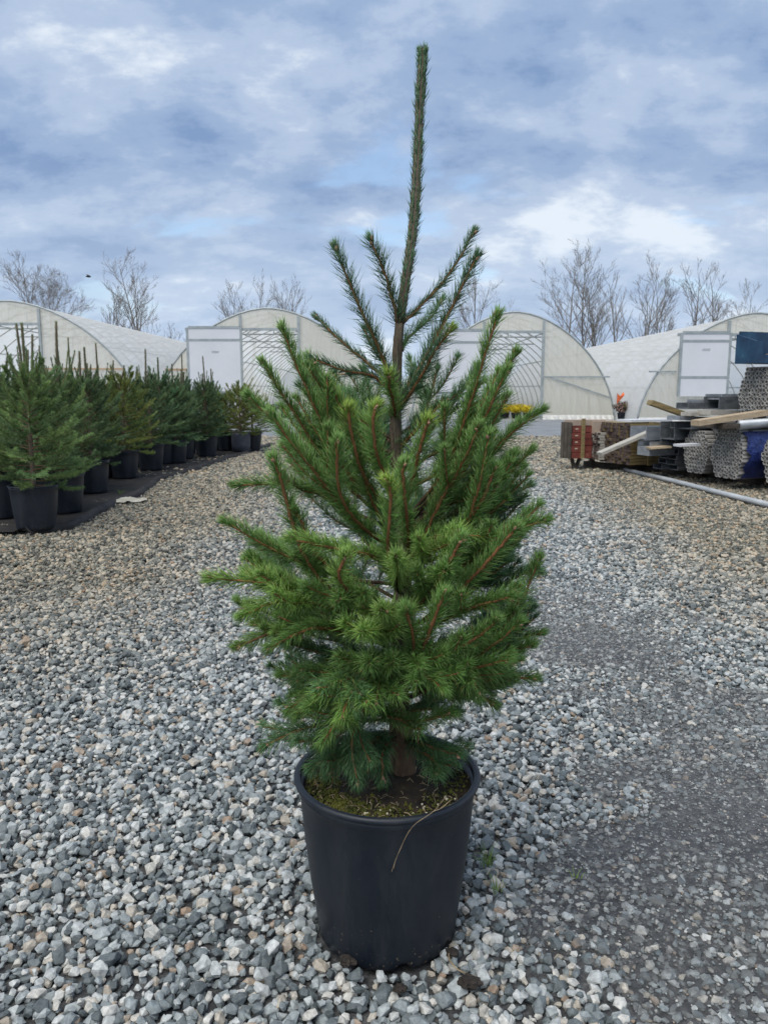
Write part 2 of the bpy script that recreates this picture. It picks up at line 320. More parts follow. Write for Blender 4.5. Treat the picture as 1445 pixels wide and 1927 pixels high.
def film(name, c, transp, trans, wr=0.8):
    m = bpy.data.materials.new(name); m.use_nodes = True; t = m.node_tree; L = t.links.new; t.nodes.remove(t.nodes['Principled BSDF'])
    out = t.nodes['Material Output']
    tc = N('ShaderNodeTexCoord', t); mp = N('ShaderNodeMapping', t); mp.inputs['Scale'].default_value = (3.6, 0.5, 0.35); mp.inputs['Rotation'].default_value = (0, 0.28, 0); L(tc.outputs['Object'], mp.inputs[0])
    n = N('ShaderNodeTexNoise', t); n.inputs['Scale'].default_value = 1.5; n.inputs['Detail'].default_value = 4; n.inputs['Distortion'].default_value = 0.35; L(mp.outputs[0], n.inputs['Vector'])
    bp = N('ShaderNodeBump', t); bp.inputs['Strength'].default_value = wr; bp.inputs['Distance'].default_value = 0.12; L(n.outputs['Fac'], bp.inputs['Height'])
    r = N('ShaderNodeValToRGB', t); r.color_ramp.elements[0].position = 0.3; r.color_ramp.elements[0].color = (c[0] * .90, c[1] * .89, c[2] * .86, 1); r.color_ramp.elements[1].position = 0.7; r.color_ramp.elements[1].color = (*c, 1)
    L(n.outputs['Fac'], r.inputs[0])
    d = N('ShaderNodeBsdfDiffuse', t); L(r.outputs[0], d.inputs[0]); L(bp.outputs[0], d.inputs['Normal'])
    tr = N('ShaderNodeBsdfTranslucent', t); L(r.outputs[0], tr.inputs[0]); L(bp.outputs[0], tr.inputs['Normal'])
    tp = N('ShaderNodeBsdfTransparent', t); gl = N('ShaderNodeBsdfGlossy', t); gl.inputs['Roughness'].default_value = 0.35; L(bp.outputs[0], gl.inputs['Normal'])
    m1 = N('ShaderNodeMixShader', t); m1.inputs[0].default_value = trans; L(d.outputs[0], m1.inputs[1]); L(tr.outputs[0], m1.inputs[2])
    m2 = N('ShaderNodeMixShader', t); m2.inputs[0].default_value = transp; L(m1.outputs[0], m2.inputs[1]); L(tp.outputs[0], m2.inputs[2])
    m3 = N('ShaderNodeMixShader', t); m3.inputs[0].default_value = 0.07; L(m2.outputs[0], m3.inputs[1]); L(gl.outputs[0], m3.inputs[2])
    L(m3.outputs[0], out.inputs[0]); return m
M['film_roof'] = film('greenhouse_film', (0.93, 0.93, 0.905), 0.24, 0.50, 0.22)
M['film_end'] = film('end_wall_film', (0.92, 0.88, 0.755), 0.24, 0.55, 0.6)
M['panel'] = noisy('white_panel', (0.62, 0.63, 0.64), (0.68, 0.68, 0.69), 1.2, 0.45, 0.05)
M['galv'] = noisy('galvanised_steel', (0.30, 0.33, 0.33), (0.42, 0.45, 0.44), 5, 0.5, 0.05, metal=0.4)
M['hoop'] = noisy('pale_hoop_steel', (0.42, 0.42, 0.38), (0.52, 0.52, 0.47), 5, 0.55, 0.05)
M['wood_rail'] = noisy('wooden_rail', (0.36, 0.24, 0.14), (0.48, 0.34, 0.22), 3, 0.7, 0.1)
M['print'] = mat('grey_print', (0.16, 0.17, 0.19), 0.6)
M['twig'] = noisy('bare_bark', (0.13, 0.115, 0.10), (0.22, 0.20, 0.18), 2, 0.9, 0.1)
M['yellow'] = attr_mat('yellow_foliage', 0.6, 0.3, translucent=0.2)
M['alu'] = noisy('aluminium', (0.28, 0.30, 0.32), (0.44, 0.46, 0.48), 6, 0.45, 0.1, metal=0.5, stretch=(0.3, 3, 3))
M['tube'] = noisy('steel_tube', (0.30, 0.29, 0.27), (0.50, 0.48, 0.44), 14, 0.5, 0.05, metal=0.15)
M['darksteel'] = noisy('dull_steel', (0.09, 0.10, 0.105), (0.20, 0.21, 0.22), 6, 0.55, 0.1, metal=0.4, stretch=(0.3, 3, 3))
M['pine'] = noisy('sawn_pine', (0.36, 0.27, 0.17), (0.50, 0.39, 0.26), 7, 0.75, 0.2, stretch=(0.3, 4, 4))
M['greywood'] = noisy('grey_board', (0.34, 0.31, 0.26), (0.46, 0.43, 0.37), 7, 0.75, 0.2, stretch=(0.3, 4, 4))
M['ochre'] = noisy('treated_slat', (0.19, 0.14, 0.06), (0.29, 0.22, 0.10), 9, 0.75, 0.2, stretch=(0.3, 4, 4))
M['enddark'] = noisy('dark_end_grain', (0.03, 0.022, 0.02), (0.13, 0.09, 0.075), 30, 0.8, 0.3)
M['red'] = noisy('red_paint', (0.15, 0.035, 0.028), (0.25, 0.07, 0.05), 7, 0.6, 0.1, c3=(0.3, 0.2, 0.16))
M['blue'] = noisy('blue_paint', (0.008, 0.026, 0.062), (0.022, 0.075, 0.135), 5, 0.5, 0.1, c3=(0.08, 0.17, 0.22))
M['bluefilm'] = noisy('blue_plastic_wrap', (0.010, 0.018, 0.085), (0.03, 0.05, 0.19), 12, 0.3, 0.9, bscale=25, dist=0.02)
M['strap'] = mat('grey_strap', (0.17, 0.17, 0.16), 0.6)
M['cardboard'] = noisy('cardboard', (0.34, 0.26, 0.20), (0.44, 0.35, 0.27), 5, 0.8, 0.05)
M['timber_dark'] = noisy('dark_timber', (0.05, 0.04, 0.03), (0.11, 0.09, 0.07), 8, 0.85, 0.3)
M['pvc'] = noisy('grey_pvc', (0.32, 0.34, 0.35), (0.44, 0.46, 0.47), 5, 0.45, 0.05)
M['orange'] = mat('orange_cloth', (0.75, 0.16, 0.05), 0.7)
M['rag'] = noisy('pale_cloth', (0.42, 0.39, 0.31), (0.58, 0.55, 0.45), 9, 0.9, 0.4, dist=0.01)
M['grass'] = mat('grass_blade', (0.15, 0.24, 0.06), 0.55)
M['clod'] = noisy('dark_clod', (0.014, 0.011, 0.009), (0.045, 0.036, 0.028), 70, 0.95, 0.9, bscale=160, dist=0.006)
M['bird'] = mat('dark_feathers', (0.02, 0.02, 0.025), 0.7)

# ------------------------------------------------------------------ ground, lane, gravel
def fbm(x, y, sc_=1.0, seed=0.0, oct_=3):
    x = np.asarray(x); y = np.asarray(y); out = np.empty(x.size)
    xf = x.ravel() * sc_; yf = y.ravel() * sc_
    for i in range(x.size): out[i] = mnoise.fractal(Vector((xf[i], yf[i], seed)), 1.0, 2.0, oct_)
    return out.reshape(x.shape)
def vnoise(x, y, sc_, seed):
    """fast value noise, -1..1"""
    rng = np.random.default_rng(seed); G = rng.random((64, 64)) * 2 - 1
    X = np.asarray(x) * sc_ + 1000; Y = np.asarray(y) * sc_ + 1000; i = np.floor(X).astype(int); j = np.floor(Y).astype(int); fx = X - i; fy = Y - j
    fx = fx * fx * (3 - 2 * fx); fy = fy * fy * (3 - 2 * fy); g = lambda a, b: G[a % 64, b % 64]
    return (g(i, j) * (1 - fx) + g(i + 1, j) * fx) * (1 - fy) + (g(i, j + 1) * (1 - fx) + g(i + 1, j + 1) * fx) * fy
def sstep(a, b, x): t = np.clip((x - a) / (b - a), 0, 1); return t * t * (3 - 2 * t)
def track(x, y):
    """0..1: packed, muddy wheel track on the right of the pot"""
    c = 0.88 + 0.035 * (y - 1.2); hw = 0.44 - 0.028 * np.clip(y - 1.5, 0, 6)
    n = 0.17 * vnoise(x, y, 2.6, 3) + 0.12 * vnoise(x, y, 9.0, 4)
    d = np.abs(x - c) + n
    s = 1 - sstep(hw - 0.16, hw + 0.10, d)
    s = s * (1 - 0.8 * sstep(2.6, 5.5, y)) * (0.78 + 0.34 * vnoise(x, y, 2.3, 17))
    p = 0.75 * np.exp(-(((x - 0.33) / 0.14) ** 2 + ((y - 1.42) / 0.22) ** 2)) * (0.6 + 0.5 * vnoise(x, y, 14, 5))     # mud beside the pot
    p2 = 0.45 * sstep(0.45, 0.8, vnoise(x, y, 1.6, 8)) * sstep(-0.2, -0.8, x)
    return np.clip(np.maximum(s, np.maximum(p, p2)), 0, 1)
def gz(x, y): return 0.012 * track(x, y) - 0.004 + 0.006 * vnoise(x, y, 2.0, 11) + 0.003 * vnoise(x, y, 9.0, 12)
gx = np.concatenate([[-700, -250, -90, -40, -20, -12, -8], np.linspace(-6, -1.6, 60), np.linspace(-1.55, 2.0, 150), np.linspace(2.06, 6, 50), [8, 12, 20, 40, 90, 250, 700]])
gy = np.concatenate([[-300, -60, -10, -2, 0.0, 0.5], np.linspace(0.7, 4.0, 150), np.linspace(4.06, 9, 80), np.linspace(9.2, 18, 40), [22, 27, 40, 70, 140, 400, 1200]])
XX, YY = np.meshgrid(gx, gy); near = (np.abs(XX) < 7) & (YY > 0.4) & (YY < 17)
ZZ = np.where(near, gz(XX, YY), 0.0) - np.where(YY > 17, 0.004, 0)
nxg, nyg = len(gx), len(gy); ii = (np.arange(nyg - 1)[:, None] * nxg + np.arange(nxg - 1)[None, :]).ravel()
ground = link(bpy.data.objects.new('ground', make_mesh('ground', np.stack([XX, YY, ZZ], -1).reshape(-1, 3), np.stack([ii, ii + 1, ii + nxg + 1, ii + nxg], 1), M['ground'], True)))
tag(ground, kind='structure')
lane = MB(); lx = np.linspace(-60, 60, 121); fr = 17.6 + 0.25 * vnoise(lx, lx * 0, 0.9, 21)
lane.add(np.concatenate([np.stack([lx, fr, np.full(121, 0.006)], 1), np.stack([lx, np.full(121, 27.55), np.full(121, 0.006)], 1)]), [(i, i + 1, i + 122, i + 121) for i in range(120)])
tag(lane.build('road', M['lane']), kind='structure')

def stone_mesh(seed, bev=True, mt='stone'):
    r = random.Random(seed); bm = bmesh.new()
    n = r.randint(11, 15); ph = r.uniform(0, 6.28); fy_, fz_ = r.uniform(0.72, 1.0), r.uniform(0.58, 0.82)
    for i in range(n):
        zz = 1 - 2 * (i + 0.5) / n; q = math.sqrt(1 - zz * zz); a = ph + i * 2.39996 + r.gauss(0, 0.28)
        v = Vector((q * math.cos(a), q * math.sin(a), zz + r.gauss(0, 0.12))) * r.uniform(0.84, 1.12)
        bm.verts.new((v.x, v.y * fy_, v.z * fz_))
    res = bmesh.ops.convex_hull(bm, input=bm.verts)
    bmesh.ops.delete(bm, geom=list({g for g in res['geom_interior'] + res['geom_unused'] if isinstance(g, bmesh.types.BMVert)}), context='VERTS')
    bmesh.ops.dissolve_limit(bm, angle_limit=0.22, verts=bm.verts, edges=bm.edges)
    if bev: bmesh.ops.bevel(bm, geom=bm.edges[:], offset=0.04, segments=1, affect='EDGES', clamp_overlap=True)
    me = bpy.data.meshes.new('stone'); bm.to_mesh(me); bm.free(); me.materials.append(M[mt]); return me
STONES = [stone_mesh(100 + i) for i in range(22)]; MUDSTONES = [stone_mesh(100 + i, mt='mudstone') for i in range(22)]
POT_C = np.array([0.0, 0.0]); _pc = gnd(734, 1728)                       # centre of the big pot's foot
POT_X, POT_Y = 0.006, 1.38
def scatter(y0, y1, sp_, smin, smax, seed, keep=1.0):
    rng = np.random.default_rng(seed)
    xs = np.arange(-0.56 * y1 - 1.3, 0.56 * y1 + 1.3, sp_); ys = np.arange(y0, y1, sp_ * 0.9)
    X, Y = np.meshgrid(xs, ys); X = X + (np.arange(len(ys)) % 2)[:, None] * sp_ / 2
    X = X.ravel() + rng.normal(0, sp_ * 0.24, X.size); Y = Y.ravel() + rng.normal(0, sp_ * 0.24, Y.size)
    m = (np.abs(X) < 0.56 * Y + 1.1) & (rng.random(X.size) < keep)
    # nothing under the pot, and under the fabric on the left
    m &= ((X - POT_X) ** 2 + (Y - POT_Y) ** 2 > 0.138 ** 2)
    X, Y = X[m], Y[m]; tr = track(X, Y)
    k = rng.random(len(X)) > tr * 0.22; X, Y, tr = X[k], Y[k], tr[k]
    s = rng.uniform(smin, smax, len(X)) * np.exp(rng.normal(0, 0.22, len(X))) * (1 - 0.25 * tr)
    z = gz(X, Y) + s * (0.30 - tr * rng.uniform(0.55 + 0.22 * (1 - sstep(1.6, 2.8, Y)), 1.0, len(X)) * (0.86 + 0.06 * (1 - sstep(1.6, 2.8, Y)))) + rng.uniform(-0.002, 0.006, len(X)) * (1 - tr)
    tilt = 0.42 * (1 - 0.75 * tr)
    R = np.stack([rng.normal(0, 1, len(X)) * tilt, rng.normal(0, 1, len(X)) * tilt, rng.uniform(0, 6.283, len(X))], 1)
    S = np.stack([s * rng.uniform(0.85, 1.25, len(X)), s * rng.uniform(0.8, 1.1, len(X)), s * rng.uniform(0.75, 1.1, len(X))], 1)
    return np.stack([X, Y, z], 1), R, S
parts_ = [scatter(0.72, 4.2, 0.0180, 0.0076, 0.0138, 1), scatter(0.72, 4.2, 0.0235, 0.0082, 0.0148, 2, 0.72), scatter(4.2, 9.0, 0.0235, 0.0105, 0.0165, 3), scatter(4.2, 9.0, 0.034, 0.011, 0.017, 5, 0.65), scatter(9.0, 17.6, 0.040, 0.018, 0.028, 4), scatter(0.9, 3.6, 0.0125, 0.0022, 0.0050, 6)]
gk = track(parts_[5][0][:, 0], parts_[5][0][:, 1]) > 0.42; parts_[5] = tuple(q[gk] for q in parts_[5]); parts_[5][0][:, 2] += 0.0022
parts_[1][0][:, 2] += 0.009 * (1 - track(parts_[1][0][:, 0], parts_[1][0][:, 1])); parts_[3][0][:, 2] += 0.009
GP = np.concatenate([p[0] for p in parts_]); GR = np.concatenate([p[1] for p in parts_]); GS = np.concatenate([p[2] for p in parts_])
# the 300 that show largest: nearest to the camera inside the frame
d3 = np.sqrt(GP[:, 0] ** 2 + GP[:, 1] ** 2 + (H - GP[:, 2]) ** 2)
zc_ = GP[:, 1] * cp - (GP[:, 2] - H) * sp; uu = 722.5 + FPX * GP[:, 0] / zc_; vv = 963.5 - FPX * (GP[:, 1] * sp + (GP[:, 2] - H) * cp) / zc_
score = GS[:, 0] / d3; score[(uu < 5) | (uu > 1440) | (vv > 1922) | (track(GP[:, 0], GP[:, 1]) > 0.5)] = -1
big300 = np.argsort(-score)[:300]; rest = np.ones(len(GP), bool); rest[big300] = False
for k in big300:
    o = bpy.data.objects.new('stone', STONES[int(k) % len(STONES)]); o.location = GP[k]; o.rotation_euler = GR[k]; o.scale = GS[k]; link(o, ground)
def gravel_object(name, P, R, S, shapes, label):
    me = bpy.data.meshes.new(name); me.vertices.add(len(P)); me.vertices.foreach_set('co', P.astype(np.float32).ravel())
    for an, dat in (('rot', R), ('scl', S)):
        a = me.attributes.new(an, 'FLOAT_VECTOR', 'POINT'); a.data.foreach_set('vector', dat.astype(np.float32).ravel())
    o = link(bpy.data.objects.new(name, me))
    pc = bpy.data.collections.new('stone_shapes')
    for i, m_ in enumerate(shapes): pc.objects.link(bpy.data.objects.new('stone_shape', m_))
    g = bpy.data.node_groups.new('scatter_stones', 'GeometryNodeTree')
    g.interface.new_socket('Geometry', in_out='INPUT', socket_type='NodeSocketGeometry'); g.interface.new_socket('Geometry', in_out='OUTPUT', socket_type='NodeSocketGeometry')
    L = g.links.new; gi = N('NodeGroupInput', g); go = N('NodeGroupOutput', g)
    ci = N('GeometryNodeCollectionInfo', g); ci.inputs['Collection'].default_value = pc; ci.inputs['Separate Children'].default_value = True; ci.inputs['Reset Children'].default_value = True
    ip = N('GeometryNodeInstanceOnPoints', g); ip.inputs['Pick Instance'].default_value = True
    ra = N('GeometryNodeInputNamedAttribute', g, data_type='FLOAT_VECTOR'); ra.inputs['Name'].default_value = 'rot'
    sa = N('GeometryNodeInputNamedAttribute', g, data_type='FLOAT_VECTOR'); sa.inputs['Name'].default_value = 'scl'
    er = N('FunctionNodeEulerToRotation', g); L(ra.outputs['Attribute'], er.inputs[0])
    rv = N('FunctionNodeRandomValue', g, data_type='INT'); rv.inputs[4].default_value = 0; rv.inputs[5].default_value = len(STONES) - 1
    L(gi.outputs[0], ip.inputs['Points']); L(ci.outputs[0], ip.inputs['Instance']); L(er.outputs[0], ip.inputs['Rotation']); L(sa.outputs['Attribute'], ip.inputs['Scale']); L(rv.outputs[2], ip.inputs['Instance Index'])
    L(ip.outputs[0], go.inputs[0])
    md = o.modifiers.new('scatter', 'NODES'); md.node_group = g
    return tag(o, label, 'gravel', kind='stuff')
tg = track(GP[:, 0], GP[:, 1]) + np.random.default_rng(5).normal(0, 0.12, len(GP)) > 0.55
gravel_object('gravel', GP[rest & ~tg], GR[rest & ~tg], GS[rest & ~tg], STONES, 'loose crushed grey and tan gravel covering the yard')
gravel_object('embedded_gravel', GP[rest & tg], GR[rest & tg], GS[rest & tg], MUDSTONES, 'muddy gravel pressed flat into the wheel track')

# ------------------------------------------------------------------ conifer needles
def needle_arrays(P, n, L, ang, wid, bare, rng, col, colvar=0.16, spread=1.25, tipfrac=0.12, sweep=(0, 0, 0), bend=0.22, s0=0.0, rad=0.0015, tri=False, tipcol=None):
    """n needles on path P. bare: direction of the side that stays almost free of needles."""
    P = np.asarray(P, float); seg = np.linalg.norm(np.diff(P, axis=0), axis=1); S = np.concatenate([[0], np.cumsum(seg)]); T0, _, _ = frames(P)
    nt_ = int(n * tipfrac); s = np.concatenate([rng.uniform(s0, 1, n - nt_), 1 - np.abs(rng.normal(0, 0.02, nt_))]) * S[-1]
    pos = np.stack([np.interp(s, S, P[:, k]) for k in range(3)], 1); T = np.stack([np.interp(s, S, T0[:, k]) for k in range(3)], 1); T /= np.linalg.norm(T, axis=1)[:, None]
    b = np.asarray(bare, float)[None, :] - T * (T @ np.asarray(bare, float))[:, None]; b /= np.linalg.norm(b, axis=1)[:, None] + 1e-9; c = np.cross(T, b)
    phi = rng.normal(0, spread, n); phi[n - nt_:] = rng.uniform(-3.14, 3.14, nt_)
    phi = np.clip(phi, -2.75, 2.75) + rng.normal(0, 0.1, n)
    rad_d = -b * np.cos(phi)[:, None] + c * np.sin(phi)[:, None]
    a = np.abs(rng.normal(ang, 0.23, n)); a[n - nt_:] = np.abs(rng.normal(0.35, 0.22, nt_))
    rel = s / S[-1]; a = a * (1 - 0.25 * np.clip((rel - 0.8) / 0.2, 0, 1))
    D = T * np.cos(a)[:, None] + rad_d * np.sin(a)[:, None]
    ln = L * np.clip(rng.normal(1, 0.21, n), 0.4, 1.4) * (1 - 0.30 * np.clip((rel - 0.9) / 0.1, 0, 1)); ln[n - nt_:] *= 0.8
    sw = np.asarray(sweep, float)[None, :]
    base = pos + rad_d * rad
    mid = base + D * (ln * 0.5)[:, None]
    tipd = D + T * bend + sw + rng.normal(0, 0.07, (n, 3)); tipd /= np.linalg.norm(tipd, axis=1)[:, None]
    tip = mid + tipd * (ln * 0.5)[:, None]
    e1 = np.cross(D, rng.normal(0, 1, (n, 3))); e1 /= np.linalg.norm(e1, axis=1)[:, None]; e2 = np.cross(D, e1)
    cc = np.asarray(col, float)[None, :] * np.exp(rng.normal(0, colvar, n))[:, None] * (1 + rng.normal(0, 0.05, (n, 3)))
    if tipcol is not None:
        k = np.clip((rel - 0.82) / 0.18, 0, 1)[:, None] * 0.75; cc = cc * (1 - k) + np.asarray(tipcol)[None, :] * k
    if not tri: dead = rng.random(n) < 0.022; cc[dead] = np.array([0.22, 0.13, 0.055])[None, :] * rng.uniform(0.6, 1.2, (dead.sum(), 1))
    wv = wid * rng.uniform(0.8, 1.15, n)
    if tri:
        V = np.stack([base + e1 * wv[:, None], base - e1 * wv[:, None], tip], 1)
        F = np.arange(n)[:, None] * 3 + np.array([0, 1, 2])[None, :]
        return V.reshape(-1, 3), F, np.repeat(cc, 3, 0)
    rings = []
    for q in range(3):
        th = q * 2.0944; o = e1 * math.cos(th) + e2 * math.sin(th); rings.append(o)
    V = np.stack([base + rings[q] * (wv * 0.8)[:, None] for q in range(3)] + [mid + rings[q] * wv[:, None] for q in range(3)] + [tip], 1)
    fl = np.array([[0, 1, 4], [0, 4, 3], [1, 2, 5], [1, 5, 4], [2, 0, 3], [2, 3, 5], [3, 4, 6], [4, 5, 6], [5, 3, 6]])
    F = (np.arange(n)[:, None, None] * 7 + fl[None]).reshape(-1, 3)
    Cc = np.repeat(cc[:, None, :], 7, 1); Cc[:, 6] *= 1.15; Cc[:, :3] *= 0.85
    return V.reshape(-1, 3), F, Cc.reshape(-1, 3)
def join(parts):
    V, F, C, k = [], [], [], 0
    for v, f, c in parts: V.append(v); F.append(f + k); C.append(c); k += len(v)
    return np.concatenate(V), np.concatenate(F), np.concatenate(C)

# ------------------------------------------------------------------ the big potted spruce
SOIL_Z = 0.296; TY = POT_Y + 0.035
def pot_mesh(R=0.1775, h=0.326, rb=0.135, seg=64):
    rt = R - 0.011
    prof = [(0.0, 0.004), (rb * 0.88, 0.004), (rb * 0.96, 0.0), (rb, 0.008), (rb + 0.002, 0.03)]
    for k in range(1, 7): t = k / 6; prof.append((rb + (rt - rb) * (0.06 + 0.94 * t) + 0.003 * math.sin(t * 3.14), 0.03 + (h - 0.060) * t))
    prof += [(rt + 0.001, h - 0.028), (rt + 0.004, h - 0.022), (rt + 0.003, h - 0.014), (rt - 0.005, h - 0.010), (rt - 0.007, h - 0.05), (rb - 0.004, 0.02), (0, 0.02)]
    return prof
def rim_prof(R=0.1775, h=0.326):
    c, rr = R - 0.0065, 0.0068; return [(c + rr * 1.0 * math.cos(a), h - 0.006 + rr * 0.95 * math.sin(a)) for a in np.linspace(0, 2 * math.pi, 13)[:-1]]
hero = tag(empty('potted_spruce', (POT_X, POT_Y, 0.006)), 'tall young spruce in a black nursery pot standing alone on the gravel', 'potted spruce')
HX = np.array([POT_X, POT_Y, 0.006])
mb = MB(); mb.lathe(pot_mesh(), 72)
# moulded notches round the foot
V = mb.V[0]; th = np.arctan2(V[:, 1], V[:, 0]); lowm = (V[:, 2] < 0.012) & (np.hypot(V[:, 0], V[:, 1]) > 0.1)
notch = (np.sin(th * 8) > 0.75) & lowm; V[notch, 2] += 0.012
pot = mb.build('pot', M['pot'], hero, smooth=True)
MB().lathe(rim_prof(), 72, closed=True).build('rim', M['pot'], pot, smooth=True)
def soil_mesh(R, zoff, amp, rings=22, seg=72, seed=5, mound=0.012):
    Vs = [(0, 0, zoff + mound)]; 
    for i in range(1, rings + 1):
        for j in range(seg):
            r = R * i / rings; a = 2 * math.pi * j / seg; x, y = r * math.cos(a), r * math.sin(a)
            Vs.append((x, y, zoff + mound * (1 - (i / rings) ** 2) + amp * mnoise.fractal(Vector((x * 30, y * 30, seed)), 1.0, 2.0, 4)))
    Fs = [(0, 1 + j, 1 + (j + 1) % seg) for j in range(seg)]
    for i in range(1, rings):
        for j in range(seg):
            a = 1 + (i - 1) * seg + j; b = 1 + (i - 1) * seg + (j + 1) % seg; Fs.append((a, a + seg, b + seg, b))
    return Vs, Fs
Vs, Fs = soil_mesh(0.163, SOIL_Z, 0.006); mb = MB().add(Vs, Fs); mb.build('soil', M['soil'], pot, smooth=True)
rng = np.random.default_rng(21)
mo = MB()                                                                   # moss cushions: many small bumps
for (cx, cy, rr, n) in [(-0.09, -0.085, 0.05, 480), (-0.045, -0.13, 0.045, 420), (-0.125, -0.02, 0.04, 200), (0.03, -0.13, 0.045, 200), (-0.05, -0.08, 0.04, 110), (0.10, -0.08, 0.04, 110), (0.13, 0.0, 0.04, 90)]:
    for k in range(n):
        a = rng.uniform(0, 6.28); q = rr * math.sqrt(rng.random()); x, y = cx + q * math.cos(a), cy + q * math.sin(a)
        if math.hypot(x, y) > 0.155: continue
        s = rng.uniform(0.0015, 0.0042); z = SOIL_Z + 0.007 + rng.uniform(-0.004, 0.004)
        mo.add([(x, y, z + s * 1.2), (x + s, y, z), (x, y + s, z), (x - s, y, z), (x, y - s, z)], [(0, 1, 2), (0, 2, 3), (0, 3, 4), (0, 4, 1)])
mo.build('moss', M['moss'], pot, kind='stuff')
gm_ = MB()
for k in range(90):
    cx, cy = ((0.075, 0.115), (0.11, 0.095))[k % 2]; x, y = cx + rng.normal(0, 0.008), cy + rng.normal(0, 0.006); s = rng.uniform(0.002, 0.004); z = SOIL_Z + 0.012 + rng.uniform(-0.003, 0.008)
    gm_.add([(x, y, z + s * 1.6), (x + s, y, z), (x, y + s, z), (x - s, y, z), (x, y - s, z)], [(0, 1, 2), (0, 2, 3), (0, 3, 4), (0, 4, 1)])
gm_.build('bright_moss', noisy('bright_moss', (0.10, 0.22, 0.015), (0.22, 0.36, 0.03), 80, 0.8, 0.4), pot, kind='stuff')
pe = MB()
for k in range(70):
    a = rng.uniform(-2.7, -0.5); q = 0.05 + 0.105 * math.sqrt(rng.random()); x, y = q * math.cos(a), q * math.sin(a); s = rng.uniform(0.0012, 0.003)
    if k < 12: x, y = -0.02 + rng.normal(0, 0.012), -0.118 + rng.normal(0, 0.01); s = rng.uniform(0.002, 0.0035)
    bm = bmesh.new(); bmesh.ops.create_icosphere(bm, subdivisions=1, radius=s); pe.add([tuple(v.co + Vector((x, y, SOIL_Z + 0.007))) for v in bm.verts], [tuple(v.index for v in f.verts) for f in bm.faces]); bm.free()
pe.build('perlite', M['perlite'], pot, kind='stuff')
st = MB()
for k in range(200):
    a = rng.uniform(0, 6.28); q = 0.155 * math.sqrt(rng.random()); x, y = q * math.cos(a), q * math.sin(a); ln = rng.uniform(0.005, 0.020) * (1.8 if k % 9 == 0 else 1); d = rng.uniform(0, 6.28)
    z = SOIL_Z + 0.008 + rng.uniform(0, 0.006); x2, y2 = x + ln * math.cos(d), y + ln * math.sin(d)
    if math.hypot(x2, y2) > 0.16: continue
    st.tube([(x, y, z), ((x + x2) / 2 + rng.normal(0, 0.002), (y + y2) / 2, z + rng.uniform(0, 0.006)), (x2, y2, z + rng.uniform(-0.003, 0.006))], 0.0006 + 0.0006 * rng.random(), 3)
st.build('straw', M['straw'], pot, kind='stuff')

def T3(u, v, Y): return at(u, v, Y) - HX
trunk_px = [(758, 1408), (752, 1340), (750, 1270), (757, 1150), (757, 1000), (746, 850), (745, 740), (751, 608)]
trunk_r = [0.027, 0.0205, 0.0190, 0.0170, 0.0140, 0.0110, 0.0095, 0.0074]
tpts = [T3(u, v, TY) for u, v in trunk_px]; tpts[0][2] = SOIL_Z - 0.004
tp = smooth_path(tpts, 210); tr_ = np.interp(np.linspace(0, 1, len(tp)), np.linspace(0, 1, len(trunk_r)), trunk_r)
tr_[0] *= 1.25
def trunk_at(z): return np.array([np.interp(z, tp[:, 2], tp[:, k]) for k in range(3)])
V, F = tube_arrays(tp, tr_, 36); rr = np.random.default_rng(4)
rad_dir = V - np.repeat(tp, 36, 0); nrm = rad_dir / np.linalg.norm(rad_dir, axis=1)[:, None]
wob = np.array([mnoise.fractal(Vector((nrm[i][0] * 5, nrm[i][1] * 5, V[i][2] * 22)), 0.9, 2.1, 5) for i in range(len(V))])
V = V + nrm * (wob * 0.0028)[:, None]
tc_ = np.array([(0.125, 0.095, 0.068)]) * np.clip(1 + 0.8 * wob[:, None], 0.3, 1.8); hgt = (V[:, 2] - V[:, 2].min()) / np.ptp(V[:, 2]); tc_ = np.where(hgt[:, None] < 0.25, tc_ * np.array([1.15, 0.95, 0.80]), tc_ * np.array([0.95, 1.0, 1.0]))
trunk = link(bpy.data.objects.new('trunk', make_mesh('trunk', V, F, M['bark'], True, tc_)), hero)
GREEN = {'dark': (0.075, 0.160, 0.072), 'mid': (0.142, 0.268, 0.060), 'lite': (0.205, 0.350, 0.072), 'blue': (0.112, 0.230, 0.082)}
YEL = (0.30, 0.42, 0.055)
STEM_NEW, STEM_OLD = np.array((0.21, 0.098, 0.042)), np.array((0.075, 0.052, 0.036))
def bud_mesh(r):
    bm = bmesh.new(); bmesh.ops.create_icosphere(bm, subdivisions=2, radius=1.0)
    for v in bm.verts:
        v.co.z *= 1.5; k = 1 + 0.12 * math.sin(v.co.z * 9 + math.atan2(v.co.y, v.co.x) * 5); v.co.x *= k; v.co.y *= k
        if v.co.z > 0: v.co.x *= 1 - 0.35 * v.co.z / 1.5; v.co.y *= 1 - 0.35 * v.co.z / 1.5
    me = bpy.data.meshes.new('bud'); bm.to_mesh(me); bm.free(); me.materials.append(M['bud']); me.polygons.foreach_set('use_smooth', np.ones(len(me.polygons), bool)); return me
BUD = bud_mesh(1)
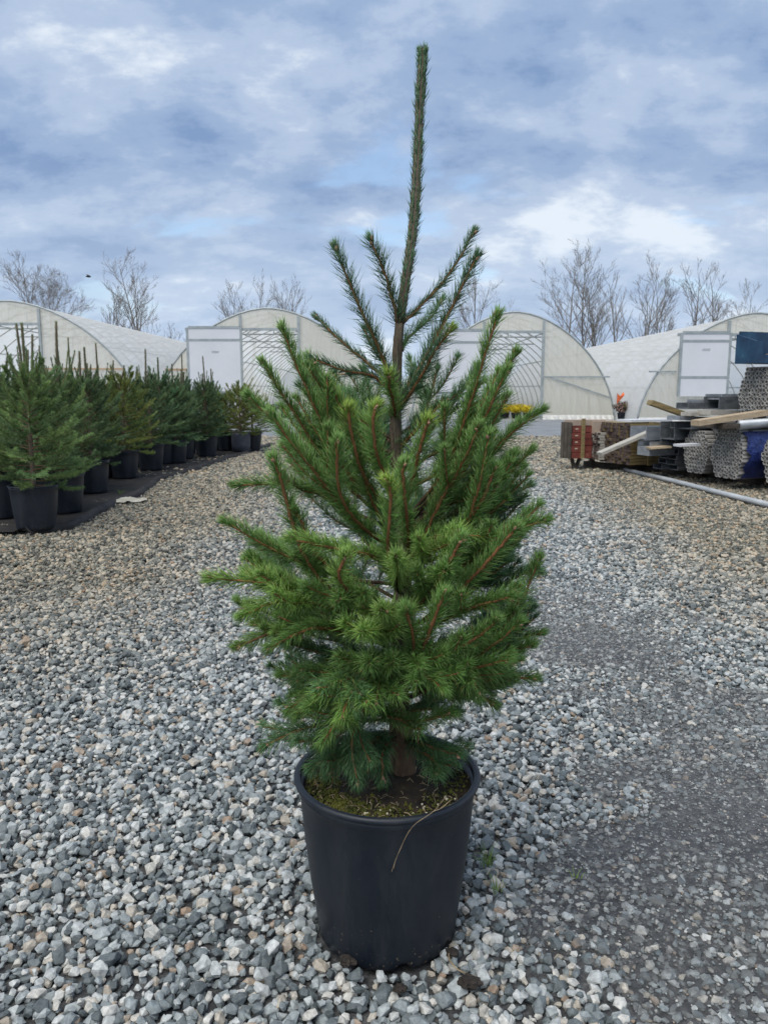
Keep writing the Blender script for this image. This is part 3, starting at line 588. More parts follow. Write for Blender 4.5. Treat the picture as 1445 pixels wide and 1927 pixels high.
def branch(main, tone='mid', r0=0.0042, r1=0.0020, dens=1500, L=0.022, ang=0.80, bare=None, side=(), woody=0.0, sweep=(0, 0, 0), wid=0.00062, seed=0, bud=True, tipcol=None, spread=1.2, seg=16, scol=None):
    """one branch of the big tree: stem with side shoots, its needles and its buds. dens: needles per metre"""
    rng = np.random.default_rng(1000 + seed); P = smooth_path(main, seg); n = len(P)
    P[1:-1] += rng.normal(0, 0.0006, (n - 2, 3)); bw = np.sin(np.linspace(0, math.pi * rng.uniform(1.0, 2.2), n)); P += (bw * rng.normal(0, 0.0045))[:, None] * np.array([1, 0.6, 0.3])[None]; P -= (P[0] - np.asarray(main[0]))[None]; r0 *= 0.74; r1 *= 0.80; L *= 1.16; dens *= 1.68; wid *= 0.82; spread *= 1.15
    ln = np.linalg.norm(np.diff(P, axis=0), axis=1).sum(); S = MB(); t = np.linspace(0, 1, n)
    cc = STEM_OLD[None] + (( STEM_NEW if scol is None else np.array(scol)) - STEM_OLD)[None] * np.clip((t - woody * 0.6) / 0.25, 0, 1)[:, None]
    R = r0 + (r1 - r0) * t
    S.tube(P, R, 7, True, cc)
    # bud scars and pegs along the stem
    for k in range(int(ln * 45)):
        i = rng.integers(2, n - 1); d = rng.normal(0, 1, 3); d /= np.linalg.norm(d); S.tube([P[i] + d * R[i] * 0.7, P[i] + d * (R[i] + 0.0022)], [0.0011, 0.0004], 4, True, cc[i] * 1.3)
    if bare is None:
        out = P[-1] - trunk_at(P[-1][2]); out[2] = 0; o = np.linalg.norm(out); out = out / (o + 1e-6); T = P[-1] - P[0]; T /= np.linalg.norm(T)
        bare = out * 0.75 + np.array([0, -0.35, -0.45])
    g = np.array(GREEN[tone]) * math.exp(rng.normal(0, 0.08)); NA = []
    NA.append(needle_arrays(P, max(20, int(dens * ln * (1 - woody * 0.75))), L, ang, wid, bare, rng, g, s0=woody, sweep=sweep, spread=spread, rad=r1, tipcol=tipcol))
    tips = [(P[-1], P[-1] - P[-3])]
    for (ts, az, el, sl) in side:
        i = min(n - 2, int(ts * (n - 1))); T = P[i + 1] - P[i]; T /= np.linalg.norm(T); lat = np.cross(T, np.array([0, 0, 1.0])); lat /= np.linalg.norm(lat) + 1e-6; up = np.cross(lat, T)
        d = T * math.cos(az) + lat * math.sin(az) + up * el; d /= np.linalg.norm(d)
        mid = P[i] + d * sl * 0.5 + np.array([0, 0, -0.004]); q = smooth_path([P[i], mid, P[i] + d * sl + np.array([0, 0, 0.1 * sl])], 9)
        S.tube(q, np.linspace(max(0.0016, R[i] * 0.6), 0.0014, len(q)), 6, True, np.clip(cc[i] * 0.5 + STEM_NEW * 0.5, 0, 1))
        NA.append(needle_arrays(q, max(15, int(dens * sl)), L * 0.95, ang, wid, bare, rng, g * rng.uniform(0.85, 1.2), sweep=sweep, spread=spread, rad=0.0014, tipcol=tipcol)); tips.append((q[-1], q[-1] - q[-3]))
    b = S.build('branch', M['bark'], hero, smooth=True, usecol=True)
    V, F, C = join(NA); ob = link(bpy.data.objects.new('needles', make_mesh('needles', V, F, M['needle'], True, C)), b)
    for p, d in tips[:4]:
        if not bud: break
        for k in range(3 if p is tips[0][0] else 1):
            o = bpy.data.objects.new('bud', BUD); s = rng.uniform(0.0019, 0.0031); dv = Vector(d).normalized()
            off = Vector(rng.normal(0, 0.0026 if k else 0.0003, 3)); o.location = Vector(p) + dv * (0.0005 - 0.002 * (k > 0)) + off; o.scale = (s, s, s * 1.15)
            o.rotation_euler = (dv + off * 120).to_track_quat('Z', 'Y').to_euler(); link(o, b)
    return b
def PX(*pts): return [T3(u, v, TY + dy) for u, v, dy in pts]
sd = 0
def B(pts, tone='mid', **kw):
    global sd; sd += 1; kw.setdefault('seed', sd); return branch(PX(*pts), tone, **kw)
# leader
B([(751, 608, 0), (763, 520, 0), (775, 430, 0), (783, 330, 0), (790, 220, 0), (797, 112, 0), (797, 96, 0)], 'dark', r0=0.0122, r1=0.0084, dens=1850, L=0.0150, ang=0.33, spread=2.6, bare=(0, -1, 0.0), wid=0.0007, scol=(0.145, 0.115, 0.085), seg=30, tipcol=None)
# top whorl
A = dict(ang=0.70, L=0.0262, spread=1.45, dens=1600)
B([(748, 745, 0), (722, 690, -0.02), (680, 580, -0.05), (637, 466, -0.07)], 'dark', r0=0.006, side=[(0.42, 0.5, 0.1, 0.07)], **A)
B([(749, 615, 0), (735, 560, -0.02), (718, 500, -0.035), (700, 452, -0.05)], 'dark', **A)
B([(756, 610, 0), (790, 580, 0.01), (845, 515, 0.03), (889, 436, 0.045)], 'dark', r0=0.0046, ang=0.50, L=0.019, dens=1350, spread=1.8)
B([(745, 760, 0), (790, 690, -0.02), (850, 580, -0.045), (897, 482, -0.06)], 'dark', r0=0.006, **A)
B([(742, 735, 0), (700, 690, 0.03), (640, 640, 0.05), (594, 595, 0.07)], 'dark', r0=0.0045, ang=0.5, L=0.018, dens=1350, spread=1.4)
B([(740, 745, 0), (690, 712, -0.04), (640, 700, -0.07), (592, 674, -0.09)], 'dark', ang=0.6, L=0.020, dens=1250, spread=1.3)
B([(748, 775, 0), (785, 720, -0.05), (815, 665, -0.09), (850, 620, -0.12)], 'dark', r0=0.005, tipcol=YEL, **A)
B([(757, 660, 0), (790, 615, 0.05), (830, 568, 0.09)], 'blue', **A)
B([(745, 790, 0), (735, 740, -0.07), (733, 705, -0.11)], 'mid', tipcol=YEL, **A)
# upper left sweep
U = dict(ang=0.70, L=0.023, dens=1550, r0=0.0055)
B([(752, 985, 0), (660, 900, -0.05), (590, 760, -0.11), (532, 616, -0.15)], 'mid', side=[(0.45, 0.5, 0.1, 0.13), (0.62, -0.4, 0.15, 0.10)], woody=0.22, **U)
B([(752, 1000, 0), (640, 900, -0.02), (555, 780, -0.07), (495, 682, -0.10)], 'mid', side=[(0.55, 0.5, 0.05, 0.10)], woody=0.25, **U)
B([(754, 1035, 0), (650, 960, -0.06), (560, 845, -0.14), (466, 745, -0.18)], 'mid', side=[(0.5, -0.5, 0.1, 0.13), (0.66, 0.5, 0.1, 0.08)], woody=0.25, **U)
B([(754, 1040, 0), (660, 985, -0.08), (590, 880, -0.18), (518, 775, -0.22)], 'mid', side=[(0.6, 0.5, 0.1, 0.10)], woody=0.2, **U)
B([(750, 930, 0), (700, 850, -0.06), (650, 780, -0.10), (625, 732, -0.12)], 'mid', tipcol=YEL, **U)
B([(748, 900, 0), (690, 820, 0.06), (620, 760, 0.12), (560, 690, 0.17)], 'blue', side=[(0.5, 0.6, 0.1, 0.1)], **U)
# upper right sweep
B([(758, 985, 0), (840, 880, -0.06), (893, 730, -0.12), (936, 592, -0.16)], 'mid', side=[(0.55, -0.5, 0.1, 0.12), (0.4, 0.5, 0.1, 0.12)], woody=0.22, **U)
B([(757, 1000, 0), (850, 890, -0.03), (910, 770, -0.06), (966, 665, -0.09)], 'mid', side=[(0.5, 0.5, 0.1, 0.12)], woody=0.22, **U)
B([(757, 1020, 0), (860, 900, -0.07), (915, 790, -0.15), (958, 694, -0.20)], 'mid', side=[(0.6, -0.4, 0.1, 0.09)], woody=0.25, **U)
B([(757, 1040, 0), (850, 940, 0.0), (940, 835, -0.02), (1026, 770, -0.03)], 'mid', side=[(0.5, 0.5, 0.0, 0.1), (0.6, -0.5, 0, 0.1)], woody=0.3, **U)
B([(757, 1060, 0), (880, 980, -0.02), (950, 900, -0.05), (1000, 848, -0.07)], 'mid', side=[(0.55, 0.5, 0.0, 0.1)], woody=0.25, **U)
B([(757, 1010, 0), (820, 950, -0.08), (870, 870, -0.15), (901, 800, -0.19)], 'mid', side=[(0.5, 0.5, 0.1, 0.09)], woody=0.3, **U)
B([(757, 1075, 0), (850, 1030, -0.08), (900, 920, -0.15), (927, 815, -0.19)], 'mid', side=[(0.55, -0.5, 0.1, 0.08)], woody=0.25, **U)
B([(750, 880, 0), (800, 820, 0.06), (870, 740, 0.12), (900, 690, 0.15)], 'blue', side=[(0.5, 0.5, 0, 0.1)], **U)
B([(748, 850, 0), (790, 800, -0.02), (835, 755, -0.04)], 'blue', **U)
# red-stemmed shoots that stand up towards the viewer
Fq = dict(ang=0.85, L=0.025, dens=1700, spread=1.05, bare=(0, -1, 0.1), r0=0.0048, r1=0.0030)
def front(base, tip, dyb, dyt, tone='mid', **kw):
    q = dict(Fq); q.update(kw); z = at(base[0], base[1], TY)[2]; inner = trunk_at(z - 0.09 - HX[2])
    P = np.array([inner, T3(*base, TY + dyb), T3(*tip, TY + dyt)])
    for _ in range(3):
        Q = [P[0]]
        for i in range(len(P) - 1): Q += [P[i] * .75 + P[i + 1] * .25, P[i] * .25 + P[i + 1] * .75]
        P = np.array(Q + [P[-1]])
    global sd; sd += 1; return branch(P, tone, seed=sd, woody=0.3, **q)
front((714, 890), (712, 762), -0.12, -0.17, tipcol=YEL)
front((686, 888), (648, 770), -0.10, -0.15, tipcol=YEL)
front((641, 963), (634, 830), -0.14, -0.20)
front((726, 1030), (726, 905), -0.17, -0.22, tipcol=YEL)
front((768, 987), (763, 870), -0.15, -0.20)
front((780, 888), (806, 790), -0.13, -0.18, tipcol=YEL)
front((568, 1100), (516, 862), -0.16, -0.23)
front((601, 1062), (549, 962), -0.15, -0.20)
front((634, 1095), (643, 1048), -0.23, -0.27, 'lite')
front((870, 1110), (973, 992), -0.17, -0.22)
front((827, 1095), (868, 1014), -0.19, -0.24)
front((782, 1222), (768, 1142), -0.20, -0.25)
front((803, 1218), (834, 1116), -0.20, -0.25)
front((893, 978), (930, 880), -0.12, -0.16)
front((800, 1010), (850, 900), -0.08, -0.12)
front((700, 960), (680, 850), -0.06, -0.10)
# spreading branches, left
Lq = dict(ang=0.85, L=0.025, dens=1700, r0=0.0052, spread=1.25)
B([(755, 1100, 0), (640, 1090, -0.06), (540, 1045, -0.10), (428, 980, -0.13)], 'mid', side=[(0.55, 0.6, 0, 0.12), (0.45, -0.6, 0, 0.12), (0.7, 0.5, 0, 0.08)], woody=0.3, **Lq)
B([(755, 1000, 0), (660, 965, 0.02), (560, 915, 0.02), (446, 912, 0.02)], 'mid', side=[(0.5, 0.6, 0, 0.12), (0.6, -0.6, 0, 0.1)], woody=0.3, **Lq)
B([(753, 1180, 0), (640, 1130, -0.08), (540, 1100, -0.13), (392, 1090, -0.17)], 'lite', side=[(0.5, 0.55, 0, 0.13), (0.6, -0.5, 0, 0.12), (0.75, 0.5, 0, 0.07)], woody=0.25, **Lq)
B([(757, 1090, 0), (705, 1050, -0.14), (620, 1030, -0.22), (545, 1014, -0.26)], 'lite', side=[(0.55, 0.5, 0, 0.08)], woody=0.3, sweep=(0, 0, -0.25), **Lq)
B([(752, 1210, 0), (640, 1150, -0.08), (540, 1130, -0.15), (452, 1160, -0.20)], 'lite', side=[(0.5, 0.55, 0, 0.13), (0.62, -0.5, 0, 0.12)], woody=0.25, sweep=(0, 0, -0.35), **Lq)
B([(750, 1225, 0), (640, 1180, -0.04), (550, 1180, -0.10), (446, 1216, -0.13)], 'lite', side=[(0.5, 0.55, 0, 0.13), (0.6, -0.55, 0, 0.14), (0.75, 0.5, 0, 0.07)], woody=0.25, sweep=(0, 0, -0.35), **Lq)
B([(750, 1225, 0), (660, 1190, -0.10), (580, 1185, -0.19), (505, 1222, -0.24)], 'mid', side=[(0.55, 0.5, 0, 0.1)], woody=0.25, sweep=(0, 0, -0.35), **Lq)
B([(752, 1130, 0), (650, 1080, 0.06), (550, 1040, 0.11), (480, 1010, 0.15)], 'blue', side=[(0.5, 0.55, 0, 0.13), (0.6, -0.55, 0, 0.12)], woody=0.2, **Lq)
# middle, straight at the viewer
Cq = dict(ang=0.9, L=0.026, dens=2300, r0=0.005, spread=2.0, bare=(0, 0, -1))
B([(757, 1120, 0), (748, 1085, -0.14), (742, 1050, -0.27)], 'lite', woody=0.3, **Cq)
B([(752, 1190, 0), (740, 1160, -0.15), (712, 1150, -0.28)], 'lite', woody=0.3, side=[(0.6, 0.6, 0, 0.07), (0.6, -0.6, 0, 0.07)], **Cq)
B([(752, 1210, 0), (715, 1190, -0.16), (682, 1188, -0.29)], 'lite', woody=0.3, side=[(0.6, 0.6, 0, 0.08), (0.6, -0.6, 0, 0.07)], **Cq)
B([(752, 1240, 0), (720, 1240, -0.15), (690, 1250, -0.27)], 'mid', woody=0.3, side=[(0.6, 0.6, 0, 0.08), (0.6, -0.6, 0, 0.08)], sweep=(0, 0, -0.3), **Cq)
B([(752, 1240, 0), (770, 1235, -0.14), (790, 1255, -0.25)], 'mid', woody=0.3, side=[(0.6, 0.6, 0, 0.08), (0.6, -0.6, 0, 0.08)], sweep=(0, 0, -0.3), **Cq)
B([(754, 1150, 0), (670, 1120, -0.14), (640, 1130, -0.24)], 'mid', woody=0.3, side=[(0.6, 0.6, 0, 0.09), (0.6, -0.6, 0, 0.08)], **Cq)
B([(755, 1160, 0), (800, 1110, -0.12), (842, 1070, -0.22)], 'mid', woody=0.25, side=[(0.6, 0.6, 0, 0.08), (0.5, -0.6, 0, 0.08)], **Cq)
B([(755, 1110, 0), (800, 1050, -0.10), (850, 1020, -0.2)], 'lite', woody=0.25, side=[(0.6, 0.6, 0, 0.08)], **Cq)
B([(755, 1070, 0), (820, 1010, -0.1), (940, 1010, -0.17)], 'lite', woody=0.25, side=[(0.6, 0.6, 0, 0.08)], **Lq)
# spreading branches, right
B([(755, 1120, 0), (850, 1080, -0.06), (940, 1010, -0.12), (1028, 978, -0.15)], 'mid', side=[(0.5, 0.55, 0, 0.12), (0.6, -0.55, 0, 0.12)], woody=0.3, **Lq)
B([(755, 1090, 0), (850, 1010, 0.04), (920, 960, 0.06), (990, 915, 0.07)], 'blue', side=[(0.5, 0.55, 0, 0.12), (0.6, -0.55, 0, 0.12)], woody=0.3, **Lq)
B([(752, 1235, 0), (880, 1220, -0.06), (960, 1160, -0.10), (1012, 1050, -0.12)], 'mid', side=[(0.55, 0.5, 0, 0.1), (0.7, 0.5, 0, 0.08)], woody=0.3, **Lq)
B([(752, 1200, 0), (840, 1165, -0.10), (900, 1140, -0.18), (966, 1122, -0.22)], 'mid', side=[(0.5, 0.5, 0, 0.12), (0.6, -0.5, 0, 0.1)], woody=0.25, **Lq)
B([(752, 1245, 0), (818, 1238, -0.14), (880, 1210, -0.22), (936, 1166, -0.26)], 'mid', side=[(0.5, 0.5, 0, 0.1)], woody=0.25, **Lq)
B([(752, 1250, 0), (850, 1250, -0.08), (915, 1225, -0.15), (982, 1170, -0.18)], 'mid', side=[(0.5, 0.5, 0, 0.1)], woody=0.25, **Lq)
B([(752, 1230, 0), (850, 1210, 0.02), (930, 1215, 0.0), (1012, 1195, -0.02)], 'mid', side=[(0.5, 0.5, 0, 0.13), (0.55, -0.5, 0, 0.12), (0.72, 0.5, 0, 0.08)], woody=0.25, **Lq)
B([(752, 1150, 0), (850, 1120, 0.03), (940, 1085, 0.04), (1010, 1080, 0.04)], 'blue', side=[(0.5, 0.5, 0, 0.13), (0.55, -0.5, 0, 0.12)], woody=0.25, **Lq)
B([(750, 1303, 0), (830, 1285, -0.03), (920, 1272, -0.06), (1008, 1276, -0.08)], 'mid', side=[(0.5, 0.5, 0, 0.12), (0.55, -0.5, 0, 0.12), (0.7, 0.5, 0, 0.08)], woody=0.25, sweep=(0, 0, -0.3), **Lq)
B([(750, 1290, 0), (830, 1270, -0.10), (900, 1255, -0.17), (960, 1240, -0.2)], 'mid', side=[(0.5, 0.5, 0, 0.1), (0.55, -0.5, 0, 0.1)], woody=0.25, sweep=(0, 0, -0.3), **Lq)
# lowest skirts
K = dict(ang=0.9, L=0.028, dens=1700, r0=0.005, spread=1.4, sweep=(0, 0, -0.5), woody=0.2)
B([(750, 1290, 0), (680, 1265, -0.06), (610, 1285, -0.11), (548, 1335, -0.14)], 'mid', side=[(0.5, 0.55, 0, 0.12), (0.6, -0.55, 0, 0.12)], **K)
B([(750, 1270, 0), (690, 1230, -0.04), (620, 1240, -0.08), (560, 1280, -0.1)], 'blue', side=[(0.5, 0.55, 0, 0.12), (0.6, -0.55, 0, 0.12)], **K)
B([(750, 1280, 0), (690, 1250, -0.14), (655, 1285, -0.21), (668, 1335, -0.24)], 'blue', side=[(0.6, 0.55, 0, 0.07), (0.6, -0.55, 0, 0.07)], **K)
B([(748, 1358, 0), (670, 1360, -0.06), (590, 1365, -0.10), (502, 1402, -0.13)], 'blue', side=[(0.45, 0.55, 0, 0.13), (0.55, -0.55, 0, 0.13), (0.72, 0.5, 0, 0.08)], **K)
B([(748, 1340, 0), (690, 1335, -0.10), (665, 1390, -0.15), (676, 1472, -0.18)], 'blue', side=[(0.55, 0.55, 0, 0.09), (0.6, -0.55, 0, 0.08)], **K)
B([(750, 1390, 0), (790, 1400, -0.06), (830, 1410, -0.09), (864, 1420, -0.11)], 'blue', side=[(0.5, -0.6, 0, 0.07)], **K)
B([(750, 1385, 0), (700, 1400, -0.06), (640, 1415, -0.09), (590, 1442, -0.12)], 'blue', side=[(0.5, 0.5, 0, 0.07), (0.6, -0.5, 0, 0.07)], **K)
B([(750, 1350, 0), (790, 1335, -0.03), (860, 1340, -0.04)], 'blue', **K)
B([(752, 1380, 0), (722, 1415, -0.09), (712, 1474, -0.13)], 'blue', side=[(0.6, 0.5, 0, 0.05)], **K)
B([(750, 1360, 0), (790, 1335, 0.04), (830, 1320, 0.09)], 'dark', **K)
B([(752, 1325, 0), (690, 1300, -0.08), (620, 1300, -0.14), (560, 1345, -0.18)], 'mid', side=[(0.5, 0.55, 0, 0.1), (0.6, -0.55, 0, 0.1)], **K)
B([(752, 1320, 0), (820, 1295, -0.07), (880, 1300, -0.12), (930, 1325, -0.15)], 'mid', side=[(0.5, 0.55, 0, 0.09), (0.6, -0.55, 0, 0.09)], **K)
B([(752, 1310, 0), (700, 1290, -0.13), (660, 1310, -0.21), (640, 1355, -0.25)], 'lite', side=[(0.6, 0.55, 0, 0.08), (0.6, -0.55, 0, 0.08)], **K)
B([(752, 1300, 0), (690, 1300, 0.07), (640, 1310, 0.12)], 'blue', side=[(0.5, 0.55, 0, 0.09), (0.6, -0.55, 0, 0.09)], **K)
B([(752, 1310, 0), (820, 1300, 0.07), (870, 1310, 0.11)], 'blue', side=[(0.5, 0.55, 0, 0.09), (0.6, -0.55, 0, 0.09)], **K)
B([(752, 1385, 0), (800, 1420, -0.07), (828, 1455, -0.11)], 'blue', side=[(0.6, 0.5, 0, 0.05), (0.6, -0.5, 0, 0.05)], **K)
B([(750, 1375, 0), (690, 1400, -0.07), (618, 1455, -0.11)], 'blue', side=[(0.6, 0.5, 0, 0.06), (0.6, -0.5, 0, 0.06)], **K)
B([(752, 1350, 0), (700, 1335, -0.12), (640, 1350, -0.2), (600, 1400, -0.24)], 'mid', side=[(0.6, 0.5, 0, 0.08), (0.6, -0.5, 0, 0.08)], **K)
B([(750, 1330, 0), (730, 1345, -0.09), (780, 1360, -0.14), (850, 1342, -0.17)], 'mid', side=[(0.6, 0.5, 0, 0.06)], **K)
B([(752, 1275, 0), (770, 1255, -0.12), (800, 1270, -0.2), (835, 1300, -0.24)], 'mid', side=[(0.6, 0.5, 0, 0.08), (0.6, -0.5, 0, 0.08)], **K)
B([(752, 1280, 0), (725, 1265, -0.12), (715, 1290, -0.2), (705, 1330, -0.25)], 'mid', side=[(0.6, 0.5, 0, 0.08), (0.6, -0.5, 0, 0.08)], **K)
B([(752, 1260, 0), (830, 1250, -0.1), (880, 1265, -0.16), (900, 1310, -0.19)], 'mid', side=[(0.6, 0.5, 0, 0.08), (0.6, -0.5, 0, 0.08)], **K)
B([(752, 1260, 0), (700, 1245, -0.1), (640, 1265, -0.16), (610, 1300, -0.2)], 'mid', side=[(0.6, 0.5, 0, 0.09), (0.6, -0.5, 0, 0.09)], **K)
# the back half of the crown
rb_ = np.random.default_rng(77)
for k in range(46):
    z = 0.44 + 0.56 * (k + rb_.random()) / 46; a = rb_.uniform(0.05, math.pi - 0.05) if k % 4 else rb_.choice([rb_.uniform(-0.5, 0.05), rb_.uniform(math.pi - 0.05, math.pi + 0.5)])
    zt = (z - 0.40) / 0.62; Rm = (0.30 - 0.14 * max(0, zt - 0.35) / 0.65) * rb_.uniform(0.75, 1.0)
    if z < 0.5: Rm *= 0.8
    el = 0.25 + 0.75 * zt + rb_.normal(0, 0.1); c = trunk_at(z - 0.03); d = np.array([math.cos(a), math.sin(a), 0])
    P = [c, c + d * Rm * 0.45 + np.array([0, 0, Rm * 0.25 * el]), c + d * Rm * 0.78 + np.array([0, 0, Rm * 0.6 * el]), c + d * Rm + np.array([0, 0, Rm * 1.0 * el])]
    sd += 1
    branch(P, ['mid', 'blue', 'dark', 'blue'][k % 4], seed=sd, dens=1250, L=0.024, ang=0.8, r0=0.005, woody=0.2, bud=False, side=[(0.4, 0.6, 0.05, 0.12), (0.5, -0.6, 0.05, 0.12), (0.65, 0.55, 0.05, 0.09), (0.7, -0.5, 0.05, 0.07)])
# dry stem over the rim
g_ = MB(); g_.tube(smooth_path([T3(838, 1500, POT_Y - 0.13), T3(815, 1527, POT_Y - 0.176), T3(775, 1557, POT_Y - 0.178), T3(750, 1605, POT_Y - 0.172), T3(737, 1640, POT_Y - 0.168)], 22), np.linspace(0.0009, 0.0005, 20), 5)
g_.tube(smooth_path([T3(815, 1527, POT_Y - 0.176), T3(832, 1520, POT_Y - 0.172), T3(845, 1508, POT_Y - 0.16)], 8), 0.0006, 4); g_.tube([T3(743, 1622, POT_Y - 0.171), T3(741, 1634, POT_Y - 0.173)], 0.0004, 3)
o = g_.build('dry_grass_stem', M['straw']); o.location = HX; tag(o, 'thin dry grass stem hanging over the front rim of the big pot', 'grass stem')
g_ = MB(); g_.tube(smooth_path([gnd(846, 1782, .02), gnd(845, 1805, .03), gnd(862, 1825, .03), gnd(893, 1838, .022)], 14), 0.0016, 5)
tag(g_.build('dry_root', M['straw']), 'pale curled root lying on gravel beside the foot of the big pot', 'root')

# ------------------------------------------------------------------ bits on the gravel
def tuft(u, v, n, hgt, label, seed):
    r = np.random.default_rng(seed); c = gnd(u, v); c[2] = gz(c[0], c[1]) + 0.008; m = MB()
    for k in range(n):
        a = r.uniform(0, 6.28); q = r.uniform(0, 0.012); b = c + np.array([q * math.cos(a), q * math.sin(a), 0.012]); ln = 1.5 * hgt * r.uniform(0.6, 1.1); lean = r.uniform(0.3, 1.0)
        P = smooth_path([b, b + np.array([math.cos(a) * ln * lean * 0.35, math.sin(a) * ln * lean * 0.35, ln * 0.6]), b + np.array([math.cos(a) * ln * lean, math.sin(a) * ln * lean, ln * 0.8])], 7)
        m.tube(P, np.linspace(0.0013, 0.0003, len(P)), 3)
    tag(m.build('grass_tuft', M['grass']), label, 'grass tuft', kind='thing')
tuft(916, 1640, 16, 0.032, 'small green grass tuft in the gravel close right of the big pot', 1)
tuft(935, 1695, 9, 0.022, 'sparse grass sprig in dark mud just below the grass tuft', 2)
tuft(1082, 1675, 6, 0.015, 'tiny green sprig at the edge of the muddy wheel track', 3)
tuft(228, 935, 26, 0.05, 'green weed at the edge of the black weed fabric', 4)
def clod(u, v, s, label, seed):
    c = gnd(u, v, 0.02); s = s * 0.72; bm = bmesh.new(); bmesh.ops.create_icosphere(bm, subdivisions=3, radius=1.0)
    for p in bm.verts:
        k = 1 + 0.45 * mnoise.fractal(p.co * 1.6 + Vector((seed, 0, 0)), 1.0, 2.0, 4); p.co = Vector((p.co.x * k * s, p.co.y * k * s * 0.8, p.co.z * k * s * 0.5))
    me = bpy.data.meshes.new('soil_clod'); bm.to_mesh(me); bm.free(); me.materials.append(M['clod'])
    o = link(bpy.data.objects.new('soil_clod', me)); o.location = (c[0], c[1], 0.022); tag(o, label, 'soil clod')
clod(655, 1810, 0.022, 'dark soil clod against the left foot of the big pot', 1)
clod(884, 1850, 0.026, 'dark fibrous soil clod at the end of the pale root', 2)
clod(850, 1795, 0.018, 'dark soil clod against the right foot of the big pot', 3)
clod(752, 1862, 0.016, 'dark soil clod in the gravel in front of the big pot', 4)
# pale rag by the fabric
c = gnd(228, 948); c[0] += 0.06; m = MB(); nx_, ny_ = 18, 12; Vv = []
for j in range(ny_):
    for i in range(nx_):
        a, b = i / (nx_ - 1) - 0.5, j / (ny_ - 1) - 0.5; x = a * 0.36 * (1 - 0.5 * abs(b)); y = b * 0.24 + 0.05 * a
        Vv.append((c[0] + x, c[1] + y, 0.028 + 0.03 * abs(mnoise.fractal(Vector((x * 9, y * 11, 3)), 1.0, 2.0, 3)) + 0.02 * (1 - 4 * b * b) * (1 - 2 * abs(a))))
m.add(Vv, [(j * nx_ + i, j * nx_ + i + 1, (j + 1) * nx_ + i + 1, (j + 1) * nx_ + i) for j in range(ny_ - 1) for i in range(nx_ - 1)])
tag(m.build('cloth_scrap', M['rag'], smooth=True), 'crumpled pale cloth scrap on the gravel beside the weed fabric', 'cloth')

# ------------------------------------------------------------------ weed fabric and the row of potted spruces
fm_ = MB(); ys = np.linspace(5.5, 14.6, 90); edge = np.array([-2.36 - 0.055 * (y - 5.3) if y < 9 else -2.56 + 0.085 * (y - 9) for y in ys]) + 0.05 * vnoise(ys, ys * 0, 1.7, 31) + 0.02 * vnoise(ys, ys * 0, 6, 32)
edge -= 0.25 * (1 - sstep(5.5, 5.75, ys))
Vv = []
for k, y in enumerate(ys):
    e = edge[k]; r_ = 0.022 + 0.012 * vnoise(np.array([y]), np.array([0.0]), 5, 33)[0]
    Vv += [(-9, y, 0.03), (e - 0.5, y, 0.03), (e - 0.10, y, 0.032), (e - 0.045, y, 0.034 + r_), (e - 0.01, y, 0.034 + r_ * 1.4), (e + 0.018, y, 0.028), (e + 0.014, y, -0.01)]
fm_.add(Vv, [(k * 7 + i, k * 7 + i + 1, k * 7 + i + 8, k * 7 + i + 7) for k in range(89) for i in range(6)])
tag(fm_.build('weed_fabric', M['mat'], smooth=True), 'black weed fabric with a rolled edge under the row of potted spruces', 'ground fabric')
